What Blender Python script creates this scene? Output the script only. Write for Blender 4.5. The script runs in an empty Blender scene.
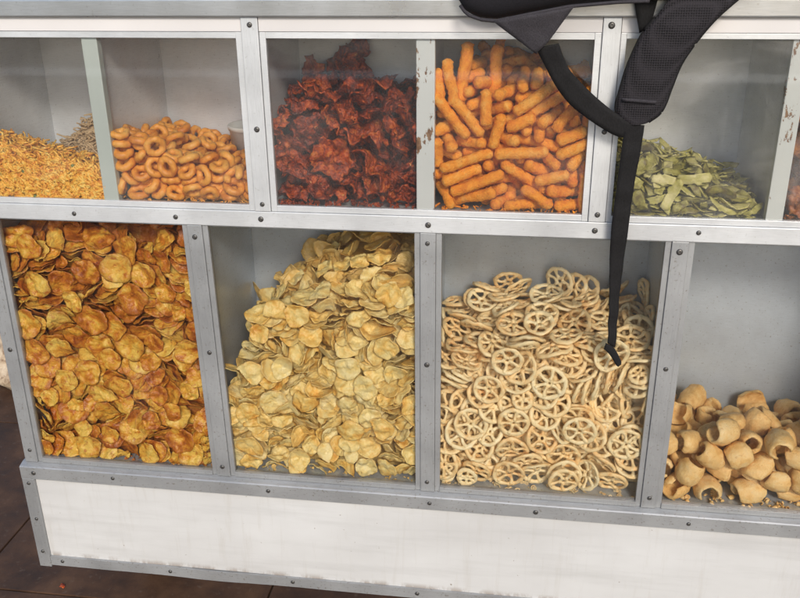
import bpy, bmesh, math, random
from mathutils import Vector, Quaternion, Matrix, noise

# ---------------------------------------------------------------- camera, world, sun, exposure
sc = bpy.context.scene
C = sc.collection
cam_data = bpy.data.cameras.new('camera')
cam_data.sensor_width = 36.0
cam_data.lens = 38.62
cam_data.clip_end = 500
cam_data.clip_start = .02
cam = bpy.data.objects.new('camera', cam_data)
C.objects.link(cam)
cam.location = (0, -1.2, 1.2)
CAM_X, CAM_Z, CAM_R = math.radians(67.336), math.radians(8.325), math.radians(-.651)
cam.matrix_world = Matrix.Translation((0, -1.2, 1.2)) @ Matrix.Rotation(CAM_Z, 4, 'Z') @ Matrix.Rotation(CAM_X, 4, 'X') @ Matrix.Rotation(CAM_R, 4, 'Z')
sc.camera = cam
cam_data.dof.use_dof = False

SUN_EL, SUN_AZ = math.radians(34), math.radians(20)      # azimuth measured from -Y (the viewer's side) towards +X
sun_dir = Vector((math.sin(SUN_AZ) * math.cos(SUN_EL), -math.cos(SUN_AZ) * math.cos(SUN_EL), math.sin(SUN_EL)))
w = bpy.data.worlds.new('World'); sc.world = w; w.use_nodes = True
nt = w.node_tree
sky = nt.nodes.new('ShaderNodeTexSky'); sky.sky_type = 'NISHITA'; sky.sun_disc = False
sky.sun_elevation = SUN_EL
sky.sun_rotation = math.atan2(sun_dir.x, sun_dir.y)
sky.air_density = 1.0; sky.dust_density = 1.5; sky.ozone_density = 1.0
bg = nt.nodes['Background']; bg.inputs[1].default_value = .12
nt.links.new(sky.outputs[0], bg.inputs[0])
sl = bpy.data.lights.new('sun', 'SUN'); sl.energy = 2.0; sl.angle = math.radians(16); sl.color = (1, .93, .82)
so = bpy.data.objects.new('sun', sl); C.objects.link(so)
so.rotation_euler = (-sun_dir).to_track_quat('-Z', 'Y').to_euler()
sc.view_settings.view_transform = 'Standard'; sc.view_settings.look = 'None'
sc.view_settings.gamma = 1; sc.view_settings.exposure = 0.74
sc.cycles.max_bounces = 8; sc.cycles.transparent_max_bounces = 12
sc.cycles.caustics_reflective = False; sc.cycles.caustics_refractive = False

# ---------------------------------------------------------------- helpers
def mat(name, col=(.5, .5, .5), rough=.5, metal=0.0, spec=.5):
    m = bpy.data.materials.new(name); m.use_nodes = True
    b = m.node_tree.nodes['Principled BSDF']
    b.inputs['Base Color'].default_value = (*col, 1); b.inputs['Roughness'].default_value = rough
    b.inputs['Metallic'].default_value = metal; b.inputs['Specular IOR Level'].default_value = spec
    return m, m.node_tree, b
def N(t, typ, **k):
    n = t.nodes.new('ShaderNode' + typ)
    for a, v in k.items(): setattr(n, a, v)
    return n
def tex(t, scale=10, detail=4, rough=.5, coord='Object', stretch=None, rnd=False, typ='TexNoise', dist=0):
    tc = N(t, 'TexCoord'); mp = N(t, 'Mapping'); t.links.new(tc.outputs[coord], mp.inputs[0])
    if stretch: mp.inputs['Scale'].default_value = stretch
    if rnd:
        oi = N(t, 'ObjectInfo'); mu = N(t, 'VectorMath', operation='SCALE'); mu.inputs[0].default_value = (3.1, 7.7, 5.3)
        t.links.new(oi.outputs['Random'], mu.inputs['Scale']); t.links.new(mu.outputs[0], mp.inputs['Location'])
    n = N(t, typ); n.inputs['Scale'].default_value = scale
    if typ == 'TexNoise':
        n.inputs['Detail'].default_value = detail; n.inputs['Roughness'].default_value = rough; n.inputs['Distortion'].default_value = dist
    t.links.new(mp.outputs[0], n.inputs['Vector'])
    return n
def ramp(t, fac, stops):
    r = N(t, 'ValToRGB'); e = r.color_ramp.elements
    while len(e) < len(stops): e.new(.5)
    for k, (p, c) in zip(e, stops):
        k.position = p; k.color = (*c, 1) if len(c) == 3 else c
    t.links.new(fac, r.inputs[0]); return r
def mix(t, fac, a, b, mode='MIX'):
    m = N(t, 'Mix', data_type='RGBA', blend_type=mode)
    for s, v in ((0, fac), (6, a), (7, b)):
        if hasattr(v, 'is_output'): t.links.new(v, m.inputs[s])
        else: m.inputs[s].default_value = v if s == 0 else (*v, 1)
    return m.outputs[2]
def bump(t, b, h, strength=.3, dist=.001):
    n = N(t, 'Bump'); n.inputs['Strength'].default_value = strength; n.inputs['Distance'].default_value = dist
    t.links.new(h, n.inputs['Height']); t.links.new(n.outputs[0], b.inputs['Normal'])
def g3(v): return (v, v, v)

def build(name, V, F, m, parent=None, smooth=False, loc=None):
    me = bpy.data.meshes.new(name); me.from_pydata([tuple(v) for v in V], [], F)
    me.materials.append(m)
    if smooth: me.polygons.foreach_set('use_smooth', [True] * len(me.polygons))
    me.update()
    o = bpy.data.objects.new(name, me); C.objects.link(o)
    if parent: o.parent = parent
    if loc: o.location = loc
    return o
class MB:
    def __init__(s): s.bm = bmesh.new()
    def box(s, x0, x1, y0, y1, z0, z1, bev=0.0):
        """axis box; x0/x1 may be (bottom, top) pairs for leaning members"""
        a0, a1 = x0 if isinstance(x0, tuple) else (x0, x0); b0, b1 = x1 if isinstance(x1, tuple) else (x1, x1)
        vs = [s.bm.verts.new(p) for p in ((a0, y0, z0), (b0, y0, z0), (b0, y1, z0), (a0, y1, z0), (a1, y0, z1), (b1, y0, z1), (b1, y1, z1), (a1, y1, z1))]
        fs = [s.bm.faces.new([vs[i] for i in q]) for q in ((3, 2, 1, 0), (4, 5, 6, 7), (0, 1, 5, 4), (1, 2, 6, 5), (2, 3, 7, 6), (3, 0, 4, 7))]
        if bev:
            es = list({e for f in fs for e in f.edges})
            bmesh.ops.bevel(s.bm, geom=es, offset=bev, segments=2, affect='EDGES', profile=.6)
        return s
    def prism(s, poly, x0, x1):
        """(y, z) polygon pushed along x"""
        a = [s.bm.verts.new((x0, y, z)) for y, z in poly]; b = [s.bm.verts.new((x1, y, z)) for y, z in poly]
        n = len(poly); s.bm.faces.new(a); s.bm.faces.new(b[::-1])
        for i in range(n): s.bm.faces.new((a[i], b[i], b[(i + 1) % n], a[(i + 1) % n]))
        return s
    def build(s, name, m, parent=None, smooth=False):
        bmesh.ops.recalc_face_normals(s.bm, faces=s.bm.faces)
        me = bpy.data.meshes.new(name); s.bm.to_mesh(me); s.bm.free(); me.materials.append(m)
        if smooth: me.polygons.foreach_set('use_smooth', [True] * len(me.polygons))
        o = bpy.data.objects.new(name, me); C.objects.link(o)
        if parent: o.parent = parent
        return o
def tag(o, label=None, cat=None, group=None, kind=None):
    for k, v in (('label', label), ('category', cat), ('group', group), ('kind', kind)):
        if v: o[k] = v
    return o
def empty(name, loc=(0, 0, 0)):
    o = bpy.data.objects.new(name, None); o.location = loc; o.empty_display_size = .05; C.objects.link(o); return o

# ---------------------------------------------------------------- materials
def metal_mat(name, base, rough, metal, scr=1.0, horiz=True, dirt=.25, tint=(.98, 1.0, 1.02)):
    m, t, b = mat(name, (base,) * 3, rough, metal)
    br = tex(t, 60, 3, .6, stretch=(1, 1, 26) if horiz else (26, 26, 1))
    bl = tex(t, 9, 5, .6)
    sp = tex(t, 240, 2, .5)
    c = mix(t, .5, ramp(t, br.outputs[0], [(.3, tuple(base * .80 * k for k in tint)), (.7, tuple(base * 1.1 * k for k in tint))]).outputs[0],
            ramp(t, bl.outputs[0], [(.3, tuple(base * .74 * k for k in tint)), (.65, tuple(base * 1.08 * k for k in tint))]).outputs[0])
    d = ramp(t, sp.outputs[0], [(.66 - .05 * dirt, g3(0)), (.76, g3(1))])
    mm = N(t, 'Math', operation='MULTIPLY'); t.links.new(d.outputs[0], mm.inputs[0]); mm.inputs[1].default_value = dirt
    c = mix(t, mm.outputs[0], c, (.2, .18, .15))
    t.links.new(c, b.inputs['Base Color'])
    r = ramp(t, bl.outputs[0], [(.2, g3(rough - .1)), (.8, g3(rough + .15))]); t.links.new(r.outputs[0], b.inputs['Roughness'])
    bump(t, b, br.outputs[0], .12 * scr, .0006)
    return m
M_alu = metal_mat('skylit_aluminium', .62, .42, .45)  # upper row's stronger skylight is put into this base colour
M_alu_v = metal_mat('skylit_aluminium_upright', .60, .42, .45, horiz=False)
M_dull = metal_mat('shaded_aluminium', .36, .42, .5, horiz=False, dirt=.8)  # same metal, darkened in colour for weaker light low down, plus dirt
M_alu_shade_h = metal_mat('shaded_aluminium_rail', .38, .42, .5, dirt=.8)
M_sheet = metal_mat('steel_sheet', .88, .34, .15, horiz=True, dirt=.4, tint=(.95, .985, 1.02))
M_sheet_low = metal_mat('dull_steel_sheet', .74, .32, .4, horiz=True, dirt=.6, tint=(.88, .98, 1.08))
M_counter = metal_mat('counter_metal', .44, .3, .75)

def worn_paint(name, col, amount, scale=22, rustcol=(.16, .07, .03)):
    m, t, b = mat(name, col, .4)
    n = tex(t, scale, 8, .68, stretch=(2.2, 2.2, 1)); n2 = tex(t, 4, 3, .5)
    rust = tex(t, 120, 4, .6)
    tint = mix(t, ramp(t, n2.outputs[0], [(.35, g3(0)), (.7, g3(1))]).outputs[0], col, tuple(c * .86 for c in col))
    k = ramp(t, n.outputs[0], [(amount, g3(0)), (amount + .012, g3(1))])
    rc = ramp(t, rust.outputs[0], [(.35, rustcol), (.6, (.33, .2, .11))])
    c = mix(t, k.outputs[0], tint, rc.outputs[0]); t.links.new(c, b.inputs['Base Color'])
    r = N(t, 'Mix', data_type='FLOAT'); t.links.new(k.outputs[0], r.inputs[0]); r.inputs[2].default_value = .38; r.inputs[3].default_value = .85
    t.links.new(r.outputs[0], b.inputs['Roughness'])
    inv = N(t, 'Math', operation='SUBTRACT'); inv.inputs[0].default_value = 1; t.links.new(k.outputs[0], inv.inputs[1])
    bump(t, b, inv.outputs[0], .5, .0006)
    return m
M_div_clean = worn_paint('pale_green_painted_divider', (.56, .63, .60), .80)
M_div_worn = worn_paint('chipped_white_painted_divider', (.72, .76, .76), .565)
M_div_mid = worn_paint('worn_white_painted_divider', (.72, .76, .74), .61)

def base_panel_mat():
    m, t, b = mat('white_painted_sheet', (.6, .59, .57), .38)
    a = tex(t, 5, 5, .6, stretch=(.5, 1, 1)); s = tex(t, 30, 6, .7, stretch=(3, 1, .25)); sp = tex(t, 95, 3, .5); h = tex(t, 14, 5, .65, stretch=(.25, 1, 3))
    c = ramp(t, a.outputs[0], [(.3, (.43, .425, .42)), (.62, (.52, .52, .518))]).outputs[0]
    c = mix(t, ramp(t, s.outputs[0], [(.54, g3(0)), (.74, g3(.32))]).outputs[0], c, (.36, .33, .29))
    c = mix(t, ramp(t, h.outputs[0], [(.5, g3(0)), (.72, g3(.45))]).outputs[0], c, (.36, .355, .35))
    c = mix(t, ramp(t, sp.outputs[0], [(.73, g3(0)), (.75, g3(.7))]).outputs[0], c, (.16, .12, .08))
    # grime gathered along the bottom edge
    tc = N(t, 'TexCoord'); se = N(t, 'SeparateXYZ'); t.links.new(tc.outputs['Object'], se.inputs[0])
    g = N(t, 'MapRange'); g.inputs[1].default_value = .158; g.inputs[2].default_value = .142; t.links.new(se.outputs[2], g.inputs[0])
    gn = tex(t, 26, 6, .7, stretch=(1, 1, .5)); gr = ramp(t, gn.outputs[0], [(.46, g3(0)), (.56, g3(1))])
    gm = N(t, 'Math', operation='MULTIPLY'); t.links.new(g.outputs[0], gm.inputs[0]); t.links.new(gr.outputs[0], gm.inputs[1])
    c = mix(t, gm.outputs[0], c, (.17, .12, .08))
    t.links.new(c, b.inputs['Base Color']); bump(t, b, a.outputs[0], .15, .004)
    return m
M_base = base_panel_mat()
M_fascia = worn_paint('cream_painted_strip', (.60, .58, .575), .78)

def glass_mat(name, dust, seed):
    m = bpy.data.materials.new(name); m.use_nodes = True; t = m.node_tree
    for n in list(t.nodes):
        if n.type == 'BSDF_PRINCIPLED': t.nodes.remove(n)
    out = t.nodes['Material Output']
    tr = N(t, 'BsdfTransparent'); tr.inputs[0].default_value = (.965, .96, .955, 1)
    gl = N(t, 'BsdfGlossy'); gl.inputs['Roughness'].default_value = .03
    di = N(t, 'BsdfDiffuse'); di.inputs[0].default_value = (.8, .78, .74, 1)
    fr = N(t, 'Fresnel'); fr.inputs[0].default_value = 1.5
    f2 = N(t, 'Math', operation='MULTIPLY'); t.links.new(fr.outputs[0], f2.inputs[0]); f2.inputs[1].default_value = 1.6       # both faces of the pane reflect
    m1 = N(t, 'MixShader'); t.links.new(f2.outputs[0], m1.inputs[0]); t.links.new(tr.outputs[0], m1.inputs[1]); t.links.new(gl.outputs[0], m1.inputs[2])
    a = tex(t, 7, 5, .6, stretch=(1, 1, 1.4), dist=.8); b = tex(t, 90, 3, .5, stretch=(1, 1, .18)); s = tex(t, 420, 2, .5)
    r1 = ramp(t, a.outputs[0], [(.36, g3(dust * .12)), (.5, g3(dust * .8)), (.68, g3(dust * 3))]); r2 = ramp(t, b.outputs[0], [(.5, g3(0)), (.8, g3(dust * .8))])  # dust smears; the broad pale blotches also paint in soft reflections
    r3 = ramp(t, s.outputs[0], [(.73, g3(0)), (.78, g3(.22))])
    s1 = N(t, 'Math', operation='ADD'); t.links.new(r1.outputs[0], s1.inputs[0]); t.links.new(r2.outputs[0], s1.inputs[1])
    s2 = N(t, 'Math', operation='ADD'); t.links.new(s1.outputs[0], s2.inputs[0]); t.links.new(r3.outputs[0], s2.inputs[1])
    m2 = N(t, 'MixShader'); t.links.new(s2.outputs[0], m2.inputs[0]); t.links.new(m1.outputs[0], m2.inputs[1]); t.links.new(di.outputs[0], m2.inputs[2])
    t.links.new(m2.outputs[0], out.inputs[0])
    return m
M_glass_up = glass_mat('dusty_glass', .014, 1); M_glass_haze = glass_mat('hazy_glass', .04, 3); M_glass_lo = glass_mat('window_glass', .005, 2)
M_seal = mat('grey_sealant', (.2, .19, .17), .6)[0]

def screw_mat():
    m, t, b = mat('screw_steel', (.10, .095, .09), .4, .7); return m
M_screw = screw_mat()

def food(name, stops, rough=.5, scale=60, spots=None, sss=.12, vary=.25, bscale=300, bstr=.4, detail=5, bdist=.0008, edge=None, thin=0):
    m, t, b = mat(name, stops[0][1], rough)
    n = tex(t, scale, detail, .6, rnd=True, dist=.6)
    oi = N(t, 'ObjectInfo')
    sh = N(t, 'MapRange'); sh.inputs[3].default_value = -vary; sh.inputs[4].default_value = vary; t.links.new(oi.outputs['Random'], sh.inputs[0])
    ad = N(t, 'Math', operation='ADD'); t.links.new(n.outputs[0], ad.inputs[0]); t.links.new(sh.outputs[0], ad.inputs[1])
    c = ramp(t, ad.outputs[0], stops).outputs[0]
    if spots:
        s = tex(t, spots[0], 3, .5, rnd=True); c = mix(t, ramp(t, s.outputs[0], [(spots[1], g3(0)), (spots[1] + spots[3], g3(spots[4]))]).outputs[0], c, spots[2])
    if edge:                                    # chips brown at their rim when fried
        tc = N(t, 'TexCoord'); ln = N(t, 'VectorMath', operation='LENGTH'); t.links.new(tc.outputs['Object'], ln.inputs[0])
        en = tex(t, 110, 3, .6, rnd=True); a2 = N(t, 'MapRange'); a2.inputs[1].default_value = .3; a2.inputs[2].default_value = .7; a2.inputs[3].default_value = -.006; a2.inputs[4].default_value = .006
        t.links.new(en.outputs[0], a2.inputs[0]); s3 = N(t, 'Math', operation='ADD'); t.links.new(ln.outputs['Value'], s3.inputs[0]); t.links.new(a2.outputs[0], s3.inputs[1])
        ek = N(t, 'MapRange'); ek.inputs[1].default_value = .017; ek.inputs[2].default_value = .026; ek.inputs[4].default_value = edge[1]; t.links.new(s3.outputs[0], ek.inputs[0])
        c = mix(t, ek.outputs[0], c, edge[0])
    t.links.new(c, b.inputs['Base Color'])
    if sss:
        b.inputs['Subsurface Weight'].default_value = sss; b.inputs['Subsurface Radius'].default_value = (.006, .003, .001); b.inputs['Subsurface Scale'].default_value = 1
    bn = tex(t, bscale, 3, .6, rnd=True); bump(t, b, bn.outputs[0], bstr, bdist)
    if thin:                                    # thin fried sheet: daylight glows through it
        tl = N(t, 'BsdfTranslucent'); t.links.new(c, tl.inputs[0]); ms = N(t, 'MixShader'); ms.inputs[0].default_value = thin
        t.links.new(b.outputs[0], ms.inputs[1]); t.links.new(tl.outputs[0], ms.inputs[2]); t.links.new(ms.outputs[0], t.nodes['Material Output'].inputs[0])
    return m
M_masala = food('spiced_potato_chip', [(.26, (.32, .07, .008)), (.40, (.66, .23, .025)), (.50, (.84, .42, .05)), (.62, (.92, .60, .11)), (.85, (.95, .72, .20))], .3, 42, (110, .57, (.50, .10, .012), .12, .7), vary=.13, sss=0, bscale=150, bstr=.8, bdist=.0035, edge=((.46, .13, .018), .6), thin=.1)
M_plain = food('pale_potato_chip', [(.2, (.80, .38, .06)), (.36, (.97, .64, .17)), (.54, (.99, .80, .33)), (.8, (.995, .89, .52))], .32, 40, (90, .66, (.74, .38, .07), .1, .6), vary=.12, sss=0, bscale=150, bstr=.8, bdist=.0035, edge=((.80, .46, .10), .55), thin=.12)
M_wheel = food('fried_wheel_snack', [(.2, (.88, .48, .17)), (.38, (.97, .69, .33)), (.58, (.99, .82, .48)), (.85, (.995, .90, .62))], .42, 60, (60, .62, (.88, .52, .20), .12, .35), vary=.13, sss=0, bscale=420, bstr=.6)
M_ring = food('fried_ring_snack', [(.25, (.62, .20, .025)), (.5, (.88, .38, .055)), (.75, (.93, .52, .13))], .45, 70, (260, .64, (.4, .12, .02), .1, .5), vary=.12, bscale=420, sss=.05)
M_stick = food('spiced_corn_stick', [(.25, (.82, .22, .012)), (.5, (.97, .36, .025)), (.75, (.98, .50, .10))], .75, 80, (330, .62, (.66, .14, .01), .08, .6), vary=.08, sss=.05, bscale=420, bstr=1.0, bdist=.002)
M_shell = food('puffed_shell_snack', [(.25, (.76, .42, .12)), (.5, (.93, .62, .25)), (.75, (.97, .75, .40))], .55, 60, (220, .62, (.60, .30, .09), .1, .5), vary=.12, sss=.05, bscale=380, bstr=.9, bdist=.0014)
M_red = food('fried_red_cracker', [(.28, (.05, .008, .003)), (.43, (.20, .024, .005)), (.56, (.48, .075, .010)), (.78, (.70, .22, .03))], .34, 90, (210, .70, (.85, .5, .16), .03, .9), sss=0, vary=.06, bscale=260, bstr=1.0, detail=8, bdist=.003)
M_green = food('green_flake', [(.2, (.16, .12, .03)), (.36, (.30, .27, .06)), (.54, (.54, .50, .15)), (.85, (.72, .64, .32))], .5, 70, (200, .66, (.12, .08, .03), .06, .6), vary=.22, bscale=260, bstr=.8, sss=.04)
M_amber = food('fried_amber_flake', [(.25, (.09, .02, .006)), (.45, (.30, .08, .015)), (.62, (.52, .2, .04)), (.8, (.66, .36, .12))], .45, 60, None, vary=.12, bscale=260, bstr=.9)
M_sev = food('gram_noodles', [(.34, (.68, .24, .03)), (.5, (.96, .52, .07)), (.68, (.98, .72, .20))], .45, 110, None, vary=.02, sss=0)
M_sev_dusty = food('brown_noodles', [(.3, (.42, .28, .14)), (.5, (.58, .42, .24)), (.7, (.68, .52, .32))], .7, 60, None, vary=.02, sss=0)
M_flk = food('yellow_corn_flake', [(.3, (.68, .45, .10)), (.7, (.82, .62, .2))], .5, 80, None, vary=.1)
M_pea = food('green_pea', [(.3, (.12, .16, .04)), (.7, (.22, .26, .08))], .5, 80, None, vary=.1)
HEAPMAT = {'L1': M_masala, 'L2': M_plain, 'L3': M_wheel, 'L4': M_shell, 'U2': M_ring, 'U3': M_red, 'U4': M_stick, 'U5': M_green, 'U6': M_amber}

def floor_mat():
    m, t, b = mat('dark_brown_stone_tiles', (.04, .024, .018), .6, spec=.25)
    a = tex(t, 7, 8, .65); f = tex(t, 60, 4, .6)
    c = ramp(t, a.outputs[0], [(.3, (.022, .012, .007)), (.5, (.055, .028, .016)), (.75, (.11, .058, .033))]).outputs[0]
    c = mix(t, ramp(t, f.outputs[0], [(.6, g3(0)), (.8, g3(.5))]).outputs[0], c, (.13, .10, .08))
    t.links.new(c, b.inputs['Base Color'])
    r = ramp(t, a.outputs[0], [(.3, g3(.5)), (.7, g3(.8))]); t.links.new(r.outputs[0], b.inputs['Roughness'])
    bump(t, b, f.outputs[0], .25, .002); return m
M_floor = floor_mat()
def pave_mat():
    m, t, b = mat('grey_paving', (.2, .18, .16), .8)
    a = tex(t, 3, 8, .65); c = ramp(t, a.outputs[0], [(.3, (.20, .19, .18)), (.7, (.30, .29, .28))]); t.links.new(c.outputs[0], b.inputs['Base Color'])
    bump(t, b, tex(t, 80, 4, .6).outputs[0], .4, .003); return m
M_pave = pave_mat()
M_grout = mat('dirty_grout', (.085, .06, .045), .9)[0]
M_stone = food('beige_mottled_stone', [(.3, (.20, .14, .09)), (.5, (.38, .29, .2)), (.7, (.5, .41, .3))], .85, 40, (60, .6, (.16, .1, .06), .08, .8), sss=0, vary=0, bscale=60, bstr=1, bdist=.004)

def cloth(name, col, kind):
    m, t, b = mat(name, col, .85, spec=.25)
    tc = N(t, 'TexCoord')
    if kind == 'mesh':
        v = N(t, 'TexVoronoi'); v.inputs['Scale'].default_value = 330; v.inputs['Randomness'].default_value = .12; t.links.new(tc.outputs['Object'], v.inputs['Vector'])
        c = ramp(t, v.outputs['Distance'], [(.2, tuple(k * .3 for k in col)), (.5, tuple(k * 1.7 for k in col))]); t.links.new(c.outputs[0], b.inputs['Base Color'])
        bump(t, b, v.outputs['Distance'], .8, .0015)
    else:
        wv = tex(t, 900 if kind == 'web' else 1400, 2, .5, stretch=(1, 1, .35)); c = ramp(t, wv.outputs[0], [(.3, tuple(k * .6 for k in col)), (.7, tuple(k * 1.4 for k in col))])
        t.links.new(c.outputs[0], b.inputs['Base Color']); bump(t, b, wv.outputs[0], .4, .0006)
    return m
M_bag = cloth('black_nylon', (.012, .011, .014), 'nylon'); M_web = cloth('black_webbing', (.008, .0075, .008), 'web')
M_strap = cloth('charcoal_air_mesh', (.013, .0115, .0135), 'mesh'); M_flap = cloth('dark_grey_nylon', (.033, .030, .035), 'nylon')
M_rubber = mat('black_rubber', (.02, .02, .02), .7)[0]

# ---- snack shapes: each returns (verts, faces) in metres, centred near the origin ----
def nz(x, y, z, s=0.0):
    return noise.noise(Vector((x + s * 7.13, y - s * 3.7, z + s * 1.9)))

def thick_grid(pts, nrm, nu, nv, t, wrap_v=True):
    """closed sheet from a polar grid: ring 0 is a single centre point"""
    top = [p + n * t(p) * .5 for p, n in zip(pts, nrm)]
    bot = [p - n * t(p) * .5 for p, n in zip(pts, nrm)]
    N = len(pts); V = top + bot; F = []
    def idx(r, a): return 0 if r == 0 else 1 + (r - 1) * nv + (a % nv)
    for a in range(nv):
        F.append((0, idx(1, a), idx(1, a + 1)))
        F.append((N, N + idx(1, a + 1), N + idx(1, a)))
        for r in range(1, nu):
            q = (idx(r, a), idx(r + 1, a), idx(r + 1, a + 1), idx(r, a + 1))
            F.append(q); F.append(tuple(N + k for k in reversed(q)))
        e0, e1 = idx(nu, a), idx(nu, a + 1)
        F.append((e0, N + e0, N + e1, e1))
    return V, F

def disc_sheet(seed, R, zfun, edge, t, nu=6, nv=26):
    P = [Vector((0, 0, zfun(0, 0)))]
    for r in range(1, nu + 1):
        for a in range(nv):
            th = 2 * math.pi * a / nv
            rr = R * (r / nu) * (1 + edge(th) * (r / nu))
            x, y = rr * math.cos(th), rr * math.sin(th)
            P.append(Vector((x, y, zfun(x, y))))
    e = R * .02; Nn = []
    for p in P:
        dx = (zfun(p.x + e, p.y) - zfun(p.x - e, p.y)) / (2 * e)
        dy = (zfun(p.x, p.y + e) - zfun(p.x, p.y - e)) / (2 * e)
        Nn.append(Vector((-dx, -dy, 1)).normalized())
    return thick_grid(P, Nn, nu, nv, lambda p: t)

def chip(seed):
    r = random.Random(seed)
    R = r.uniform(.0165, .0268); a = r.uniform(1, 12); b = r.choice([r.uniform(-10, -2), r.uniform(-3, 6)])
    rip = r.uniform(.0018, .0048); asp = r.uniform(.78, 1.0)
    fold = r.random() < .2
    ca = r.uniform(0, 6.28); ru = r.uniform(.0003, .0020); lob = r.choice([3, 4, 5, 6]); ph = r.uniform(0, 6)
    def z(x, y):
        u = x * math.cos(ca) + y * math.sin(ca); v = -x * math.sin(ca) + y * math.cos(ca)
        h = a * u * u - b * v * v + rip * nz(x * 75, y * 75, 0, seed) * 1.6 + rip * .5 * nz(x * 190, y * 190, 4, seed)
        if fold and u > .004: h += (u - .004) * 1.5
        q = math.hypot(x, y) / R; h += ru * q ** 3 * math.sin(lob * math.atan2(y, x) + ph + 3 * nz(x * 40, y * 40, 9, seed))
        h += .0006 * nz(x * 330, y * 330, 8, seed)
        return h
    def edge(th):
        return .26 * nz(math.cos(th) * 1.1, math.sin(th) * 1.1, 2, seed) + .05 * nz(math.cos(th) * 4, math.sin(th) * 4, 6, seed) + .02 * nz(math.cos(th) * 9, math.sin(th) * 9, 3, seed) + (asp - 1) * abs(math.sin(th))
    V, F = disc_sheet(seed, R, z, edge, .0009, 9, 40)
    if r.random() < .22:                       # a broken chip: cut away one side
        k = r.uniform(.2, .55) * R
        V = [Vector((min(v.x, k + .002 * nz(v.y * 200, 0, 1, seed)), v.y, v.z)) for v in V]
    return V, F

def tube(path, rad, n=9, closed=True, seed=0, amp=0.0, sq=1.0):
    V = []; F = []; m = len(path)
    for i, p in enumerate(path):
        p0 = path[(i - 1) % m] if closed or i > 0 else p
        p1 = path[(i + 1) % m] if closed or i < m - 1 else p
        d = (p1 - p0).normalized()
        up = Vector((0, 0, 1)) if abs(d.z) < .85 else Vector((1, 0, 0))
        s = d.cross(up).normalized(); u = s.cross(d).normalized()
        rr = rad(i / (m if closed else m - 1)) if callable(rad) else rad
        for k in range(n):
            th = 2 * math.pi * k / n
            q = p + (s * math.cos(th) + u * math.sin(th) * sq) * rr
            if amp:
                q = q + (q - p).normalized() * amp * nz(q.x * 260, q.y * 260, q.z * 260, seed)
            V.append(q)
    L = m if closed else m - 1
    for i in range(L):
        for k in range(n):
            a = i * n + k; b = i * n + (k + 1) % n
            c = ((i + 1) % m) * n + (k + 1) % n; d = ((i + 1) % m) * n + k
            F.append((a, b, c, d))
    if not closed:
        F.append(tuple(range(n - 1, -1, -1))); F.append(tuple((m - 1) * n + k for k in range(n)))
    return V, F

def join(parts):
    V = []; F = []
    for v, f in parts:
        o = len(V); V += v; F += [tuple(o + k for k in q) for q in f]
    return V, F

def wheel(seed):
    r = random.Random(seed)
    R = r.uniform(.0215, .0275) if r.random() > .08 else .0145
    el = r.uniform(.78, 1.0); ns = r.choice([5, 5, 6, 6, 7]); w = r.uniform(-9, 11); w2 = r.uniform(-7, 7)
    parts = []
    rim = [Vector((math.cos(t) * R * (1 + .03 * math.sin(3 * t + seed)), math.sin(t) * R * el, 0)) for t in [2 * math.pi * i / 38 for i in range(38)]]
    parts.append(tube(rim, lambda u: .0037 * (1 + .10 * math.sin(8 * u * 6.28 + seed) + .07 * math.sin(13 * u * 6.28)), 10, True, seed, .0009, .8))
    hr = R * r.uniform(.18, .25)
    hub = [Vector((math.cos(t) * hr, math.sin(t) * hr * el, 0)) for t in [2 * math.pi * i / 16 for i in range(16)]]
    parts.append(tube(hub, .0028, 8, True, seed, .0007, .85))
    a0 = r.uniform(0, 6)
    for k in range(ns):
        th = a0 + 2 * math.pi * k / ns + r.uniform(-.14, .14)
        c = Vector((math.cos(th), math.sin(th) * el, 0)); s = Vector((-c.y, c.x, 0)) * r.uniform(-.003, .003)
        path = [c * (hr * (1 - q) + R * .97 * q) + s * math.sin(q * 3.14) for q in [i / 6 for i in range(7)]]
        parts.append(tube(path, lambda u: .0023 + .0030 * abs(u - .42) ** 1.6 * 2, 8, False, seed + k, .0007, .85))
    V, F = join(parts)
    V = [Vector((v.x, v.y, v.z + w * v.x * v.x * 1.0 - w2 * v.y * v.y + .0026 * nz(v.x * 60, v.y * 60, 0, seed))) for v in V]
    return V, F

def ring(seed):
    r = random.Random(seed)
    R = r.uniform(.0100, .0122); el = r.uniform(.8, 1.0); cut = r.random() < .15
    n = 22; span = 2 * math.pi if not cut else 5.3
    path = [Vector((math.cos(t) * R, math.sin(t) * R * el, .0012 * math.sin(2 * t + seed) + (.0035 * (t / span - .5) if cut else 0)))
            for t in [span * i / (n if not cut else n - 1) for i in range(n)]]
    tr = r.uniform(.0050, .0060)
    rad = (lambda u: tr * (1 + .08 * math.sin(7 * u * 6.28 + seed))) if not cut else (lambda u: tr * min(1, .45 + 7 * min(u, 1 - u)))
    return tube(path, rad, 11, not cut, seed, .0011)

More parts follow.
